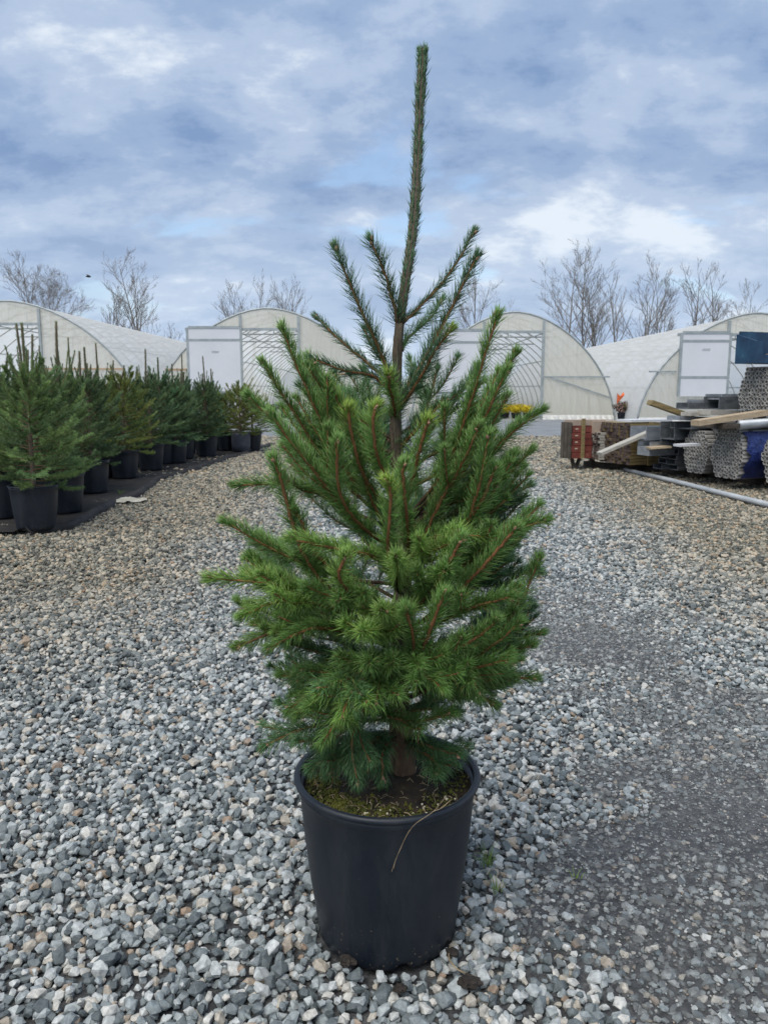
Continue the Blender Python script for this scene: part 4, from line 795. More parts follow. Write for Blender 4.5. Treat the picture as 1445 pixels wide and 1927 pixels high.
def far_crown(seed, hgt, leader, wid_, greens, lean=0.0, n_per=46, full=1.0):
    """spruce crown above the pot rim: returns needle mesh arrays and wood builder"""
    r = np.random.default_rng(seed); NA = []; Wd = MB(); crown_h = hgt - leader
    tp_ = smooth_path([(0, 0, 0.27), (0.01 * r.normal(), 0.01 * r.normal(), 0.3 + crown_h * 0.5), (lean * 0.4, 0.01 * r.normal(), 0.28 + crown_h), (lean, 0.02 * r.normal(), 0.28 + hgt)], 26)
    Wd.tube(tp_, np.linspace(0.019, 0.0085, len(tp_)), 7, True, np.array([[0.13, 0.10, 0.07]]).repeat(len(tp_), 0))
    zz = tp_[:, 2]
    def ta(z): return np.array([np.interp(z, zz, tp_[:, k]) for k in range(3)])
    kl = zz > 0.28 + crown_h * 0.95
    NA.append(needle_arrays(tp_[kl], 620, 0.026, 0.42, 0.0017, (0, -1, 0), r, np.array(greens[0]) * 1.25, spread=2.4, tri=True, rad=0.005))
    for k in range(7):                                             # upright shoots round the foot of the leader
        a = k * 2.4 + r.normal(0, 0.3); c = ta(0.28 + crown_h * r.uniform(0.82, 1.0)); d = np.array([math.cos(a), math.sin(a), 0]); sl = leader * r.uniform(0.35, 0.62) + 0.06
        Q = smooth_path([c, c + d * sl * 0.28 + np.array([0, 0, sl * 0.45]), c + d * sl * 0.42 + np.array([0, 0, sl])], 7); NA.append(needle_arrays(Q, 330, 0.026, 0.5, 0.0018, (0, -1, 0), r, np.array(greens[0]) * 1.1, spread=2.2, tri=True)); Wd.tube(Q, np.linspace(0.006, 0.003, len(Q)), 4, False, np.array([[0.16, 0.11, 0.07]]).repeat(len(Q), 0))
    nb = int(64 * full)
    for k in range(nb):
        t = (k + r.random()) / nb; z = 0.33 + crown_h * 0.97 * t; a = k * 2.4 + r.normal(0, 0.3)
        prof = min(1.0, 0.80 + 1.1 * t) if t < 0.28 else 1.0 - 0.66 * ((t - 0.28) / 0.72) ** 1.25
        R = wid_ * max(0.16, prof) * r.uniform(0.72, 1.08); el = -0.05 + 1.2 * t ** 1.3 + r.normal(0, 0.12)
        c = ta(z - 0.02); d = np.array([math.cos(a), math.sin(a), 0]); g = np.array(greens[k % len(greens)]) * math.exp(r.normal(0, 0.17))
        P = smooth_path([c, c + d * R * 0.5 + np.array([0, 0, R * 0.35 * el - 0.005]), c + d * R + np.array([0, 0, R * el])], 9)
        Wd.tube(P, np.linspace(0.005, 0.002, len(P)), 4, False, np.array([[0.16, 0.10, 0.06]]).repeat(len(P), 0))
        NA.append(needle_arrays(P, int(n_per * 3.2 * (0.4 + R / wid_)), 0.030, 0.85, 0.0019, (0, 0, -1), r, g, spread=1.6, tri=True, s0=0.25))
        for q in range(5 if t < 0.75 else 3):
            i = r.integers(3, 8); sgn = 1 if q % 2 else -1; T = P[i] - P[i - 1]; T /= np.linalg.norm(T); lat = np.cross(T, (0, 0, 1)); sl = R * r.uniform(0.3, 0.5)
            dd = T * 0.8 + lat * 0.65 * sgn + np.array([0, 0, 0.15 + r.normal(0, 0.12)]); dd /= np.linalg.norm(dd)
            Q = smooth_path([P[i], P[i] + dd * sl * 0.5, P[i] + dd * sl + np.array([0, 0, 0.01])], 6)
            NA.append(needle_arrays(Q, int(n_per * 2.2), 0.029, 0.8, 0.0019, (0, 0, -1), r, g * r.uniform(0.85, 1.2), spread=1.7, tri=True, tipcol=g * 1.5))
    return join(NA), Wd
DK = [(0.115, 0.185, 0.080), (0.098, 0.165, 0.080), (0.135, 0.205, 0.084)]; MD = [(0.150, 0.225, 0.080), (0.125, 0.195, 0.078), (0.170, 0.245, 0.086)]; YG = [(0.19, 0.23, 0.062), (0.215, 0.245, 0.066), (0.155, 0.21, 0.06)]; BG = [(0.10, 0.180, 0.088), (0.118, 0.20, 0.090), (0.10, 0.165, 0.078)]
protos = {}
def proto(key, *a, **k):
    (V, F, C), Wd = far_crown(*a, **k); protos[key] = (make_mesh('crown', V, F, M['farneedle'], False, C), make_mesh('trunk', np.concatenate(Wd.V), Wd.F, M['bark'], True, np.concatenate(Wd.C)))
proto('near', 11, 1.20, 0.42, 0.36, MD, n_per=70); proto('a', 12, 1.14, 0.38, 0.33, DK); proto('b', 13, 1.06, 0.30, 0.34, BG); proto('c', 14, 0.95, 0.14, 0.33, YG); proto('d', 15, 1.30, 0.50, 0.33, DK, lean=0.05); proto('e', 16, 0.80, 0.08, 0.38, YG); proto('f', 17, 1.42, 0.58, 0.32, MD, lean=-0.03)
_m = MB().lathe(pot_mesh(seg=40), 40); POTM = make_mesh('pot', _m.V[0], _m.F, M['pot'], True)
_m = MB().lathe(rim_prof(), 40, closed=True); RIMM = make_mesh('rim', _m.V[0], _m.F, M['pot'], True)
_v, _f = soil_mesh(0.162, 0.296, 0.008, 8, 28); SOILM = make_mesh('soil', _v, _f, M['soil'], True)
_m = MB().lathe([(0, 0.004), (0.12, 0.0), (0.15, 0.02), (0.158, 0.12), (0.16, 0.27), (0.157, 0.315), (0.152, 0.316), (0.15, 0.27), (0, 0.27)], 40)
for p in _m.V[0]: 
    k = 1 + 0.03 * mnoise.noise(Vector((p[0] * 14, p[1] * 14, p[2] * 9))); p[0] *= k; p[1] *= k
BAGM = make_mesh('pot', _m.V[0], _m.F, M['bag'], True)
def potted(x, y, key, rz, s, label, cs=1.0, bag=False, z=0.032, tilt=0.0, name='potted_spruce'):
    t = tag(empty(name, (x, y, z), rz), label, 'potted spruce', 'potted spruces standing in rows on the weed fabric'); t.scale = (s, s, s); t.rotation_euler = (tilt, 0, rz)
    p = link(bpy.data.objects.new('pot', BAGM if bag else POTM), t)
    if not bag: link(bpy.data.objects.new('rim', RIMM), p)
    link(bpy.data.objects.new('soil', SOILM), p)
    cm, wm = protos[key]; tr = link(bpy.data.objects.new('trunk', wm), t); cr = link(bpy.data.objects.new('crown', cm), t)
    tr.scale = cr.scale = (1, 1, cs); tr.location.z = cr.location.z = 0.27 * (1 - cs)
def pp(u, v): g = gnd(u, v, 0.03); return g[0], g[1] + 0.11
row = [((57, 1000), 'near', 0.3, 1.0, 'nearest spruce of the row, in a tapered black pot at the gravel edge', 1.0, False),
       ((-8, 978), 'd', 1.1, 1.0, 'spruce cut off by the left edge of the photo behind the nearest pot', 0.95, False),
       ((113, 968), 'f', 2.0, 1.0, 'spruce half hidden directly behind the nearest potted spruce', 0.9, False),
       ((168, 930), 'a', 0.5, 1.0, 'dark green spruce with a straight pot, third pot along the fabric edge', 1.0, False),
       ((230, 902), 'c', 1.3, 1.0, 'yellowish bushy spruce with a bare visible stem beside the cloth scrap', 1.0, False),
       ((262, 880), 'b', 2.2, 0.95, 'narrow spruce tucked behind the yellowish bushy spruce', 1.0, False),
       ((302, 874), 'b', 0.2, 1.0, 'blue-green spruce with a forked leader in the middle of the front row', 1.1, False),
       ((344, 864), 'a', 3.0, 0.98, 'spruce between the forked blue-green one and the last dark one', 0.85, False),
       ((384, 858), 'b', 4.0, 0.98, 'last dark green spruce before the gap in the row', 0.95, False),
       ((409, 848), 'a', 5.0, 0.95, 'spruce in the shade behind the gap in the row', 0.75, False),
       ((424, 849), 'c', 0.9, 0.95, 'small spruce standing just left of the grey grow bag', 0.8, False),
       ((452, 851), 'e', 0.4, 1.0, 'bushy yellow-green spruce in a shiny grey grow bag at the row end', 1.0, True),
       ((474, 848), 'e', 2.4, 0.95, 'farthest right spruce of the row, half behind the grey grow bag', 0.9, False)]
for (uv, key, rz, s, lab, cs, bag) in row:
    x, y = pp(*uv); potted(x, y, key, rz, s, lab, cs, bag, z=0.036)
back = [(-3.45, 6.35, 'f', 'tallest leader, second row from the gravel'), (-3.3, 7.3, 'd', 'leaning leader'), (-3.75, 7.05, 'a', 'short leader at the left edge'), (-3.95, 8.0, 'f', 'tall leader next to the greenhouse opening'),
        (-3.55, 8.55, 'd', 'slim leader'), (-3.6, 9.5, 'a', 'stubby leader'), (-4.2, 9.2, 'd', 'crooked leader'), (-3.45, 10.4, 'b', 'dark crown'), (-4.1, 10.2, 'f', 'leader before the film wall'), (-3.3, 11.4, 'a', 'grey-green crown'), (-3.95, 11.3, 'd', 'high leader far back'),
        (-3.2, 12.5, 'b', 'small dark crown'), (-3.8, 12.4, 'f', 'leader before the white door panel'), (-2.95, 13.3, 'a', 'low crown far back'), (-3.5, 13.5, 'd', 'thin leader far back'), (-4.9, 10.6, 'd', 'leader in the third row'), (-4.6, 12.2, 'a', 'crown in the third row'), (-5.3, 12.0, 'f', 'leader farthest left in the third row'), (-3.1, 6.75, 'd', 'crown squeezed between the first pots'), (-3.15, 8.1, 'a', 'crown filling the gap left of the yellowish one'), (-3.3, 9.05, 'f', 'tall brownish leader above the yellowish spruce'), (-3.0, 9.9, 'd', 'leader rising between the middle pots'), (-2.95, 10.9, 'a', 'crown filling the gap in the middle'), (-2.75, 12.0, 'd', 'thin leader above the last dark spruce')]
for i, (x, y, key, d) in enumerate(back):
    potted(x, y, key, i * 1.3, 0.97 + 0.06 * ((i * 37) % 10) / 10, 'potted spruce behind the front row, ' + d, 0.92 + 0.02 * (i % 5), False, z=0.036)

# ------------------------------------------------------------------ greenhouses
def arch(w_, h_, n=40, p=1.75):
    th = np.linspace(math.pi, 0, n); c = np.cos(th); s_ = np.sin(th); x = np.sign(c) * np.abs(c) ** (2 / p); z = s_ ** (2 / p); return np.stack([x * w_, z * h_], 1)
def greenhouse(cx, y0, hw, hh, length, panel, opening, oh, label, rails, seed, panel_z0=0.03, lettered=True):
    """panel=(x0,x1) sliding door, opening=(x0,x1) doorway; x relative to centre"""
    g = tag(empty('greenhouse', (cx, y0, 0.0)), label, 'greenhouse', 'hoop greenhouses across the back of the yard')
    A = arch(hw, hh, 56); m = MB(); ny = int(length / 0.75) + 1; r = np.random.default_rng(seed); yl = np.linspace(0, length, ny); Vv = []
    for k, y in enumerate(yl):
        sag = 0.985 if k % 2 else 1.0            # film sags a little between hoops
        for x, z in A: Vv.append((x * (sag if 0.15 < z / hh else 1.0), y, z * sag))
    na = len(A); m.add(Vv, [(k * na + i, k * na + i + 1, (k + 1) * na + i + 1, (k + 1) * na + i) for k in range(ny - 1) for i in range(na - 1)])
    m.build('roof_film', M['film_roof'], g, smooth=True)
    def top(x): return np.interp(x, A[:, 0], A[:, 1])
    for end, yy in (('front', 0.02), ('back', length - 0.02)):
        m = MB(); xs = np.unique(np.concatenate([np.linspace(-hw * 0.995, hw * 0.995, 60), [opening[0], opening[1]]]))
        for a, b in zip(xs[:-1], xs[1:]):
            mid_ = (a + b) / 2; z0 = oh if (end == 'front' and opening[0] - 1e-6 < mid_ < opening[1] + 1e-6) else 0.0
            if min(top(a), top(b)) <= z0 + 0.01: continue
            m.add([(a, yy, z0), (b, yy, z0), (b, yy, top(b)), (a, yy, top(a))], [(0, 1, 2, 3)])
        m.build('end_wall', M['film_end'], g)
    nh = int(length / 1.5) + 1
    for k in range(nh):
        y = 0.06 + k * 1.5 if k < nh - 1 else length - 0.06
        m = MB(); a2 = arch(hw - (0.03 if k else -0.015), hh - (0.03 if k else -0.015), 28); m.tube([(x, y - (0.05 if k == 0 else 0), max(z, 0)) for x, z in a2], 0.022 if k else 0.034, 6); m.build('hoop', M['galv'] if k == 0 else M['hoop'], g, smooth=True)
    for fx in (-0.72, -0.42, 0.0, 0.42, 0.72, -0.93, 0.93):
        x = fx * hw * 0.97; z = top(x) - 0.09; m = MB(); m.tube([(x * 0.985, 0.1, z), (x * 0.985, length - 0.1, z)], 0.022, 5); m.build('purlin', M['galv'], g)
    for x in (opening[0] - 0.05, opening[1] + 0.05):
        MB().box((x - 0.045, -0.075, 0), (x + 0.045, 0.0, top(x) - 0.05)).build('door_post', M['galv'], g)
    MB().box((min(panel[0], opening[0]) - 0.1, -0.078, oh), (opening[1] + 0.1, -0.003, oh + 0.09)).build('door_track', M['galv'], g)
    # cross-bars and brace over the film
    for (xa, za, xb, zb, wood) in rails:
        MB().beam((xa, -0.03, za), (xb, -0.03, zb), 0.04, 0.07 if wood else 0.05).build('rail', M['wood_rail'] if wood else M['galv'], g)
    # skirt of film at the foot
    m = MB(); xs = np.concatenate([np.linspace(-hw, opening[0] - 0.1, 26), np.linspace(opening[1] + 0.1, hw, 26)]); 
    for a in range(51):
        if a == 25: continue
        f0, f1 = [0.05 + 0.03 * math.sin(q * 9.0 + q * q * 3) for q in (xs[a], xs[a + 1])]
        m.add([(xs[a], 0.0, 0.16), (xs[a + 1], 0.0, 0.16), (xs[a + 1], -f1 - 0.05, 0.0), (xs[a], -f0 - 0.05, 0.0)], [(0, 3, 2, 1)])
    m.build('film_skirt', M['film_roof'], g)
    # trusses seen through the doorway
    for k in range(1, nh - 1, 3):
        y = 0.06 + k * 1.5; zt = hh * 0.80; xw = hw * 0.50; m = MB(); m.tube([(-xw, y, zt), (xw, y, zt)], 0.025, 5); m.tube([(0, y, zt), (0, y, hh - 0.06)], 0.02, 5); m.tube([(-xw * .5, y, zt), (0, y, hh - .06)], 0.015, 4); m.tube([(xw * .5, y, zt), (0, y, hh - .06)], 0.015, 4); m.build('truss', M['galv'], g)
    x0, x1 = panel; z0, z1 = panel_z0, oh + 0.10; d = MB().box((x0, -0.16, z0), (x1, -0.12, z1)).build('sliding_door', M['panel'], g)
    fr_ = MB(); fr_.box((x0 - 0.05, -0.175, z0), (x0 + 0.03, -0.105, z1)); fr_.box((x1 - 0.03, -0.175, z0), (x1 + 0.05, -0.105, z1)); fr_.box((x0 + 0.03, -0.175, z1 - 0.04), (x1 - 0.03, -0.105, z1 + 0.05))
    for fz in (0.285, 0.855): fr_.box((x0 + 0.03, -0.172, z0 + (z1 - z0) * fz), (x1 - 0.03, -0.106, z0 + (z1 - z0) * fz + 0.075))
    fr_.build('door_frame', M['galv'], d)
    if lettered:  # small illegible grey print: a short line of strokes
        pr = MB(); xm = x0 + (x1 - x0) * 0.52; zm = z0 + (z1 - z0) * 0.735
        for k in range(6):
            a = xm - 0.125 + k * 0.043; pr.box((a, -0.166, zm - 0.035), (a + 0.011, -0.163, zm + 0.035)); pr.box((a + 0.012, -0.166, zm + (0.02 if k % 2 else -0.035)), (a + 0.033, -0.163, zm + (0.033 if k % 2 else -0.022)))
        pr.build('door_print', M['print'], d)
    return g
def gx_(u, Y): return (u - 722.5) / FPX * Y / cp * 0.985
s28 = 28.2 / FPX; 
greenhouse(-4.15, 28.2, 4.20, 3.92, 30, (-2.84, -0.95), (-0.92, 1.05), 3.15, 'greenhouse left of the big spruce with a white sliding door and ribbed interior', [(-3.72, 1.78, -2.9, 1.78, True), (1.15, 1.62, 3.72, 1.62, True), (1.1, 1.55, 3.95, 0.75, False)], 1)
greenhouse(4.66, 28.1, 3.66, 3.78, 30, (-2.75, -1.10), (-1.05, 0.97), 3.05, 'greenhouse right of the big spruce with yellow shrubs inside its doorway', [(1.02, 1.52, 3.45, 1.52, False), (1.3, 1.5, 3.5, 0.78, False), (-3.5, 1.6, -2.8, 1.6, False)], 2)
greenhouse(-13.4, 28.15, 4.70, 4.17, 30, (-3.1, -1.12), (-1.08, 1.09), 3.33, 'greenhouse at the left edge of the photo, behind the potted spruces', [(1.2, 1.8, 4.1, 1.8, True)], 3)
greenhouse(12.1, 25.6, 3.72, 3.50, 31, (-2.48, -0.92), (-0.88, 1.0), 2.78, 'greenhouse at the right edge of the photo, behind the pipe bundles', [(-3.45, 1.65, -2.55, 1.65, False), (-2.62, 0.0, -2.62, 2.2, False)], 4, panel_z0=0.85)
# plants inside the doorways
def bush(name, x, y, s, cols, label, cat, seed, potc=True, group=None, n=1500):
    t = tag(empty(name, (x, y, 0.008)), label, cat, group); r = np.random.default_rng(seed)
    MB().lathe([(0, 0.003), (0.11 * s, 0.0), (0.145 * s, 0.2 * s), (0.15 * s, 0.21 * s), (0.13 * s, 0.21 * s), (0.1 * s, 0.15 * s), (0, 0.15 * s)], 20).build('pot', M['pot'], t, smooth=True)
    d = r.normal(0, 1, (n, 3)); d /= np.linalg.norm(d, axis=1)[:, None]; q = r.random(n) ** 0.45
    P = d * q[:, None] * np.array([0.27, 0.27, 0.17]) * s * (1 + 0.25 * np.sin(d[:, :1] * 7 + d[:, 2:] * 5)) + np.array([0, 0, 0.36 * s]); e1 = r.normal(0, 1, (n, 3)); e1 /= np.linalg.norm(e1, axis=1)[:, None]; e2 = np.cross(e1, d)
    lf = 0.035 * s * r.uniform(0.6, 1.2, n)[:, None]; V = np.stack([P - e1 * lf, P + e2 * lf * 0.45, P + e1 * lf, P - e2 * lf * 0.45], 1).reshape(-1, 3); F = np.arange(n)[:, None] * 4 + np.arange(4)[None]
    C = np.array(cols)[r.integers(0, len(cols), n)] * np.exp(r.normal(0, 0.15, n))[:, None]
    link(bpy.data.objects.new('foliage', make_mesh('foliage', V, F, M['yellow'], False, np.repeat(C, 4, 0))), t)
    sm = MB()
    for k in range(5): a = k * 1.26; sm.tube([(0, 0, 0.15 * s), (0.14 * s * math.cos(a), 0.14 * s * math.sin(a), 0.36 * s)], 0.006, 4)
    sm.build('stem', M['twig'], t)
YL = [(0.66, 0.50, 0.02), (0.74, 0.56, 0.03), (0.48, 0.42, 0.03)]
words = ['first', 'second', 'third', 'fourth']
for k in range(4):
    bush('yellow_shrub', 4.00 + 0.44 * k, 29.0, 0.95, YL, f'{words[k]} from the left of the front yellow shrubs in the greenhouse doorway', 'shrub', 50 + k, group='yellow shrubs in the doorway')
for k in range(3):
    bush('yellow_shrub', 4.22 + 0.44 * k, 29.7, 1.0, YL, f'{words[k]} from the left of the rear yellow shrubs in the greenhouse doorway', 'shrub', 60 + k, group='yellow shrubs in the doorway')
DG = [(0.03, 0.06, 0.02), (0.05, 0.08, 0.025), (0.02, 0.04, 0.02)]
for k in range(4):
    bush('dark_shrub', -4.75 + 0.5 * k, 29.3, 1.0, DG, f'{words[k]} from the left of the dark shrubs in the left greenhouse doorway', 'shrub', 70 + k, group='dark shrubs in the doorway')
bush('flower_planter', 8.35, 27.2, 1.25, [(0.12, 0.05, 0.05), (0.09, 0.10, 0.03), (0.45, 0.28, 0.25), (0.05, 0.04, 0.03)], 'dark planter of withered flowers at the greenhouse corner under the orange flag', 'planter', 80)
fl = empty('orange_flag', (8.10, 27.15, 0.006)); tag(fl, 'small orange marker flag at the corner of the greenhouse', 'flag')
MB().tube([(0, 0, 0), (0.02, 0, 0.95)], 0.008, 6).build('pole', M['galv'], fl)
m = MB(); m.add([(0.02, 0, 0.95), (0.01, 0, 0.55), (0.12, 0.03, 0.66), (0.28, -0.02, 0.88), (0.24, 0.02, 0.98), (0.12, -0.02, 0.84)], [(0, 1, 2, 5), (5, 2, 3, 4)]); m.build('cloth', M['orange'], fl)

# ------------------------------------------------------------------ bare trees beyond
def bare_tree(u, vtop, Y, label, seed, spread=0.5, kind='tall', stems=1, lean=0.0, base_frac=0.25):
    r = random.Random(seed); top = at(u, vtop, Y); x, hgt = top[0], top[2]
    t = tag(empty('bare_tree', (x - lean, Y, 0.0)), label, 'tree', 'bare winter trees behind the greenhouses'); tk = MB(); cw = MB(); segs = [0]
    def grow(p, d, ln, rad, depth, mb_):
        n = 8 if depth == 0 else (5 if depth < 2 else 3); pts = [p]; rs = [rad]; dd = d.copy()
        for i in range(n):
            dd = (dd + Vector((r.gauss(0, 0.05), r.gauss(0, 0.05), 0.06 + 0.02 * depth))).normalized(); pts.append(pts[-1] + dd * ln / n); rs.append(rad * (1 - (0.90 if depth == 0 else 0.62) * (i + 1) / n))
        mb_.tube([tuple(q) for q in pts], rs, 6 if depth == 0 else (4 if depth == 1 else 3), False); segs[0] += 1
        if depth >= 4 or ln < 0.5: return
        k = {0: r.randint(13, 17), 1: r.randint(4, 6), 2: r.randint(4, 6), 3: r.randint(2, 4)}[depth]
        for j in range(k):
            f = (base_frac + (0.98 - base_frac) * (j + r.random()) / k) if depth == 0 else 0.25 + 0.72 * (j + r.random()) / k
            i = min(n - 1, int(f * n)); q = pts[i].lerp(pts[i + 1], f * n - i); T = (pts[i + 1] - pts[i]).normalized()
            s = Vector((r.gauss(0, 1), r.gauss(0, 1), r.gauss(0, 0.3))); s = (s - T * s.dot(T)).normalized(); an = r.uniform(0.34, 0.66) * (1.15 if depth == 0 else 1.0) * (0.6 + spread)
            nd = (T * math.cos(an) + s * math.sin(an)).normalized(); l2 = ln * ((0.50 * (1.12 - 0.75 * f)) if depth == 0 else 0.52 * (1.05 - 0.4 * f)) * r.uniform(0.75, 1.15) * (0.56 + 0.66 * spread)
            grow(q, nd, l2, max(0.012, rs[i] * (0.50 if depth == 0 else 0.55)), depth + 1, cw)
    for sidx in range(stems):
        off = Vector((0.5 * (sidx - (stems - 1) / 2), r.gauss(0, 0.3), 0)); d = Vector((lean / hgt + 0.16 * (sidx - (stems - 1) / 2), 0, 1)).normalized()
        grow(off, d, hgt * (1.0 if sidx == 0 else r.uniform(0.78, 0.95)), hgt * 0.0125 / (1 + 0.25 * (stems - 1)), 0, tk)
    tk.build('trunk', M['twig'], t, smooth=True); cw.build('crown', M['twig'], t)
trees = [(52, 514, 75, 'round-headed bare tree above the left greenhouse ridge', 1, 0.75, 1, 0, .45), (118, 536, 72, 'low leaning bare tree just right of the left greenhouse ridge', 2, 0.9, 1, 2.0, .4),
         (196, 548, 85, 'thin bare tree left of the largest bare tree', 3, 0.45, 1, 0, .3), (216, 566, 82, 'slight bare tree close left of the largest bare tree', 13, 0.45, 1, 0, .3), (243, 540, 80, 'slender bare tree whose limbs mingle with the largest one', 4, 0.55, 1, -1.0, .4), (272, 491, 78, 'largest bare tree with a wide dense crown between two greenhouses', 5, 0.62, 1, 0, .38),
         (303, 618, 70, 'low twiggy bare tree at the foot of the largest bare tree', 6, 0.7, 2, 0, .15), (326, 628, 74, 'small twiggy bare tree against the left greenhouse arch', 16, 0.7, 2, 0, .15), (436, 548, 92, 'small bare tree above the door of the left-centre greenhouse', 7, 0.55, 1, 0, .4), (461, 540, 95, 'slightly taller bare tree beside the one above the door', 8, 0.55, 1, 0, .4),
         (522, 548, 95, 'bare tree right above the left-centre greenhouse peak', 9, 0.5, 1, 0, .4), (562, 546, 95, 'bare tree right of the left-centre greenhouse peak', 10, 0.55, 1, 0, .4), (893, 520, 88, 'bare tree partly behind the top right shoots of the spruce', 11, 0.65, 1, 0, .35),
         (1078, 505, 72, 'spreading bare tree with outreaching left limbs near the right-centre arch', 12, 0.7, 1, 0.6, .3), (1117, 482, 74, 'tallest bare tree right of the spruce, with two upright stems', 14, 0.5, 2, 0, .3), (1142, 556, 74, 'leaning bare sapling right of the tallest right tree', 15, 0.4, 1, 1.0, .4),
         (1166, 530, 76, 'straight slim bare tree between two groups right of the spruce', 17, 0.4, 1, 0, .4), (1203, 560, 80, 'thin bare tree left of the vase-shaped one', 18, 0.4, 1, 0, .3), (1232, 513, 76, 'vase-shaped bare tree with several upright limbs on the right', 19, 0.6, 2, 0, .25),
         (1265, 580, 85, 'faint bare sapling between the vase-shaped and broad trees', 20, 0.35, 1, 0, .3), (1308, 517, 76, 'broad bare tree above the right greenhouse roof', 21, 0.6, 1, 0, .25), (1357, 512, 76, 'narrow upright bare tree above the right greenhouse door', 22, 0.42, 1, 0, .25), (1424, 553, 80, 'bare tree at the right edge above the greenhouse peak', 23, 0.65, 1, 0, .25)]
for (u, v, Y, lab, s_, spd, stm, ln_, bf) in trees: bare_tree(u, v, Y, lab, s_, spd, stems=stm, lean=ln_, base_frac=bf)

# ------------------------------------------------------------------ pipe, lumber and metal stock on the right
AX = math.radians(20); ax = np.array([math.cos(AX), math.sin(AX), 0]); fx_ = np.array([-math.sin(AX), math.cos(AX), 0]); zz_ = np.array([0, 0, 1.0])
def Mx(o): m = Matrix((Vector(ax), Vector(fx_), Vector(zz_))).transposed().to_4x4(); m.translation = Vector(o); return m
def tube_bundle(o, w_, h_, d_, length, label, seed, hexa=0.22, wrap=None, straps=(), name='tube_bundle'):
    """o = near bottom corner of the end face; w_ along depth, h_ up"""
    t = tag(empty(name, o, AX), label, 'pipe bundle', 'bundles of steel tube on the right'); r = np.random.default_rng(seed); m = MB(); rows_ = int(h_ / (d_ * 0.87)); 
    for j in range(rows_):
        z = d_ / 2 + j * d_ * 0.87; f = (z / h_) * 2 - 1; cut = hexa * w_ * abs(f) ** 1.2
        y0, y1 = cut, w_ - cut; n = max(1, int((y1 - y0) / d_)); st_ = (w_ - n * d_) / 2 + (d_ / 2)
        for i in range(n):
            y = st_ + i * d_; e = r.uniform(-0.012, 0.012); R1, R2 = d_ * 0.49, d_ * 0.36; k = 8; th = np.arange(k) * 2 * math.pi / k + 0.2
            ring = lambda x, R: np.stack([np.full(k, x), y + R * np.cos(th), z + R * np.sin(th)], 1)
            Vv = np.concatenate([ring(length, R1), ring(e, R1), ring(e, R2), ring(e + 0.18, R2)]); F = []
            for a in range(3):
                for q in range(k): F.append((a * k + q, a * k + (q + 1) % k, (a + 1) * k + (q + 1) % k, (a + 1) * k + q))
            F.append(tuple(3 * k + q for q in range(k))); m.add(Vv, F)
    m.build('tubes', M['tube'], t, kind='stuff')
    for sx in straps:
        m = MB(); pr = []; 
        for a in range(24):
            q = a / 24 * 2 * math.pi; f = math.sin(q); cut = hexa * w_ * abs(f) ** 1.2; pr.append((w_ / 2 + math.copysign(1, math.cos(q)) * (w_ / 2 - cut + 0.008) * min(1, abs(math.cos(q)) * 3), h_ / 2 + f * (h_ / 2 + 0.010)))
        Vv = [(sx, y, z) for y, z in pr] + [(sx + 0.06, y, z) for y, z in pr]; m.add(Vv, [(a, (a + 1) % 24, 24 + (a + 1) % 24, 24 + a) for a in range(24)]); m.build('strap', M['strap'], t)
    if wrap:
        m = MB(); nx2 = 14; Vv = []
        for a in range(nx2):
            x = wrap[0] + (wrap[1] - wrap[0]) * a / (nx2 - 1)
            for b in range(9):
                z = h_ * (0.02 + 0.94 * b / 8); f = (z / h_) * 2 - 1; cut = hexa * w_ * abs(f) ** 1.2
                Vv.append((x + 0.03 * math.sin(b * 2.1 + a), cut - 0.012 - 0.022 * abs(mnoise.noise(Vector((x * 9, z * 9, seed)))), z))
        m.add(Vv, [(a * 9 + b, (a + 1) * 9 + b, (a + 1) * 9 + b + 1, a * 9 + b + 1) for a in range(nx2 - 1) for b in range(8) if not (a in (5, 6, 7, 8) and b in (2, 3, 4))]); m.build('plastic_wrap', M['bluefilm'], t, smooth=True)
    return t
def corner(u, v, z): return gnd(u, v, z)
Bo = corner(1398, 905, 0.13); tube_bundle(Bo, 0.50, 0.52, 0.049, 2.6, 'tube bundle partly wrapped in blue plastic with a grey strap', 1, wrap=(0.04, 1.0), straps=(0.12,))
Ao = corner(1333, 894, 0.13); tube_bundle(Ao, 0.44, 0.50, 0.049, 2.0, 'narrow tube bundle left of the blue-wrapped one', 2, straps=(0.1,))
Co = corner(1497, 916, 0.13); tube_bundle(Co, 0.46, 0.53, 0.049, 2.0, 'tube bundle cut by the right edge at ground level', 3, straps=(0.05,))
Do = Bo + ax * 0.38 + np.array([0, 0, 0.62]); Do = at(1455, 798, Bo[1] + 0.05); tube_bundle(Do, 0.52, 0.60, 0.051, 2.0, 'large tube bundle high on the stack at the right edge', 4)
DT = Do[2] + 0.60
# dark bearers under the stack
for i, (u, v, lab) in enumerate([(1345, 905, 'dark timber bearer under the tube bundles'), (1240, 893, 'dark timber bearer under the grey steel profiles')]):
    c = gnd(u, v, 0.0); m = MB(); m.beam(c + np.array([0.25, -0.55, 0.065]), c + np.array([-0.1, 1.0, 0.065]), 0.13, 0.125); tag(m.build('timber_bearer', M['timber_dark']), lab, 'timber')
m = MB(); c = gnd(1420, 915, 0.0); m.beam(c + np.array([0.4, -0.3, 0.065]), c + np.array([0.1, 1.2, 0.065]), 0.13, 0.125); tag(m.build('timber_bearer', M['timber_dark']), 'dark timber bearer nearest the right edge of the photo', 'timber')
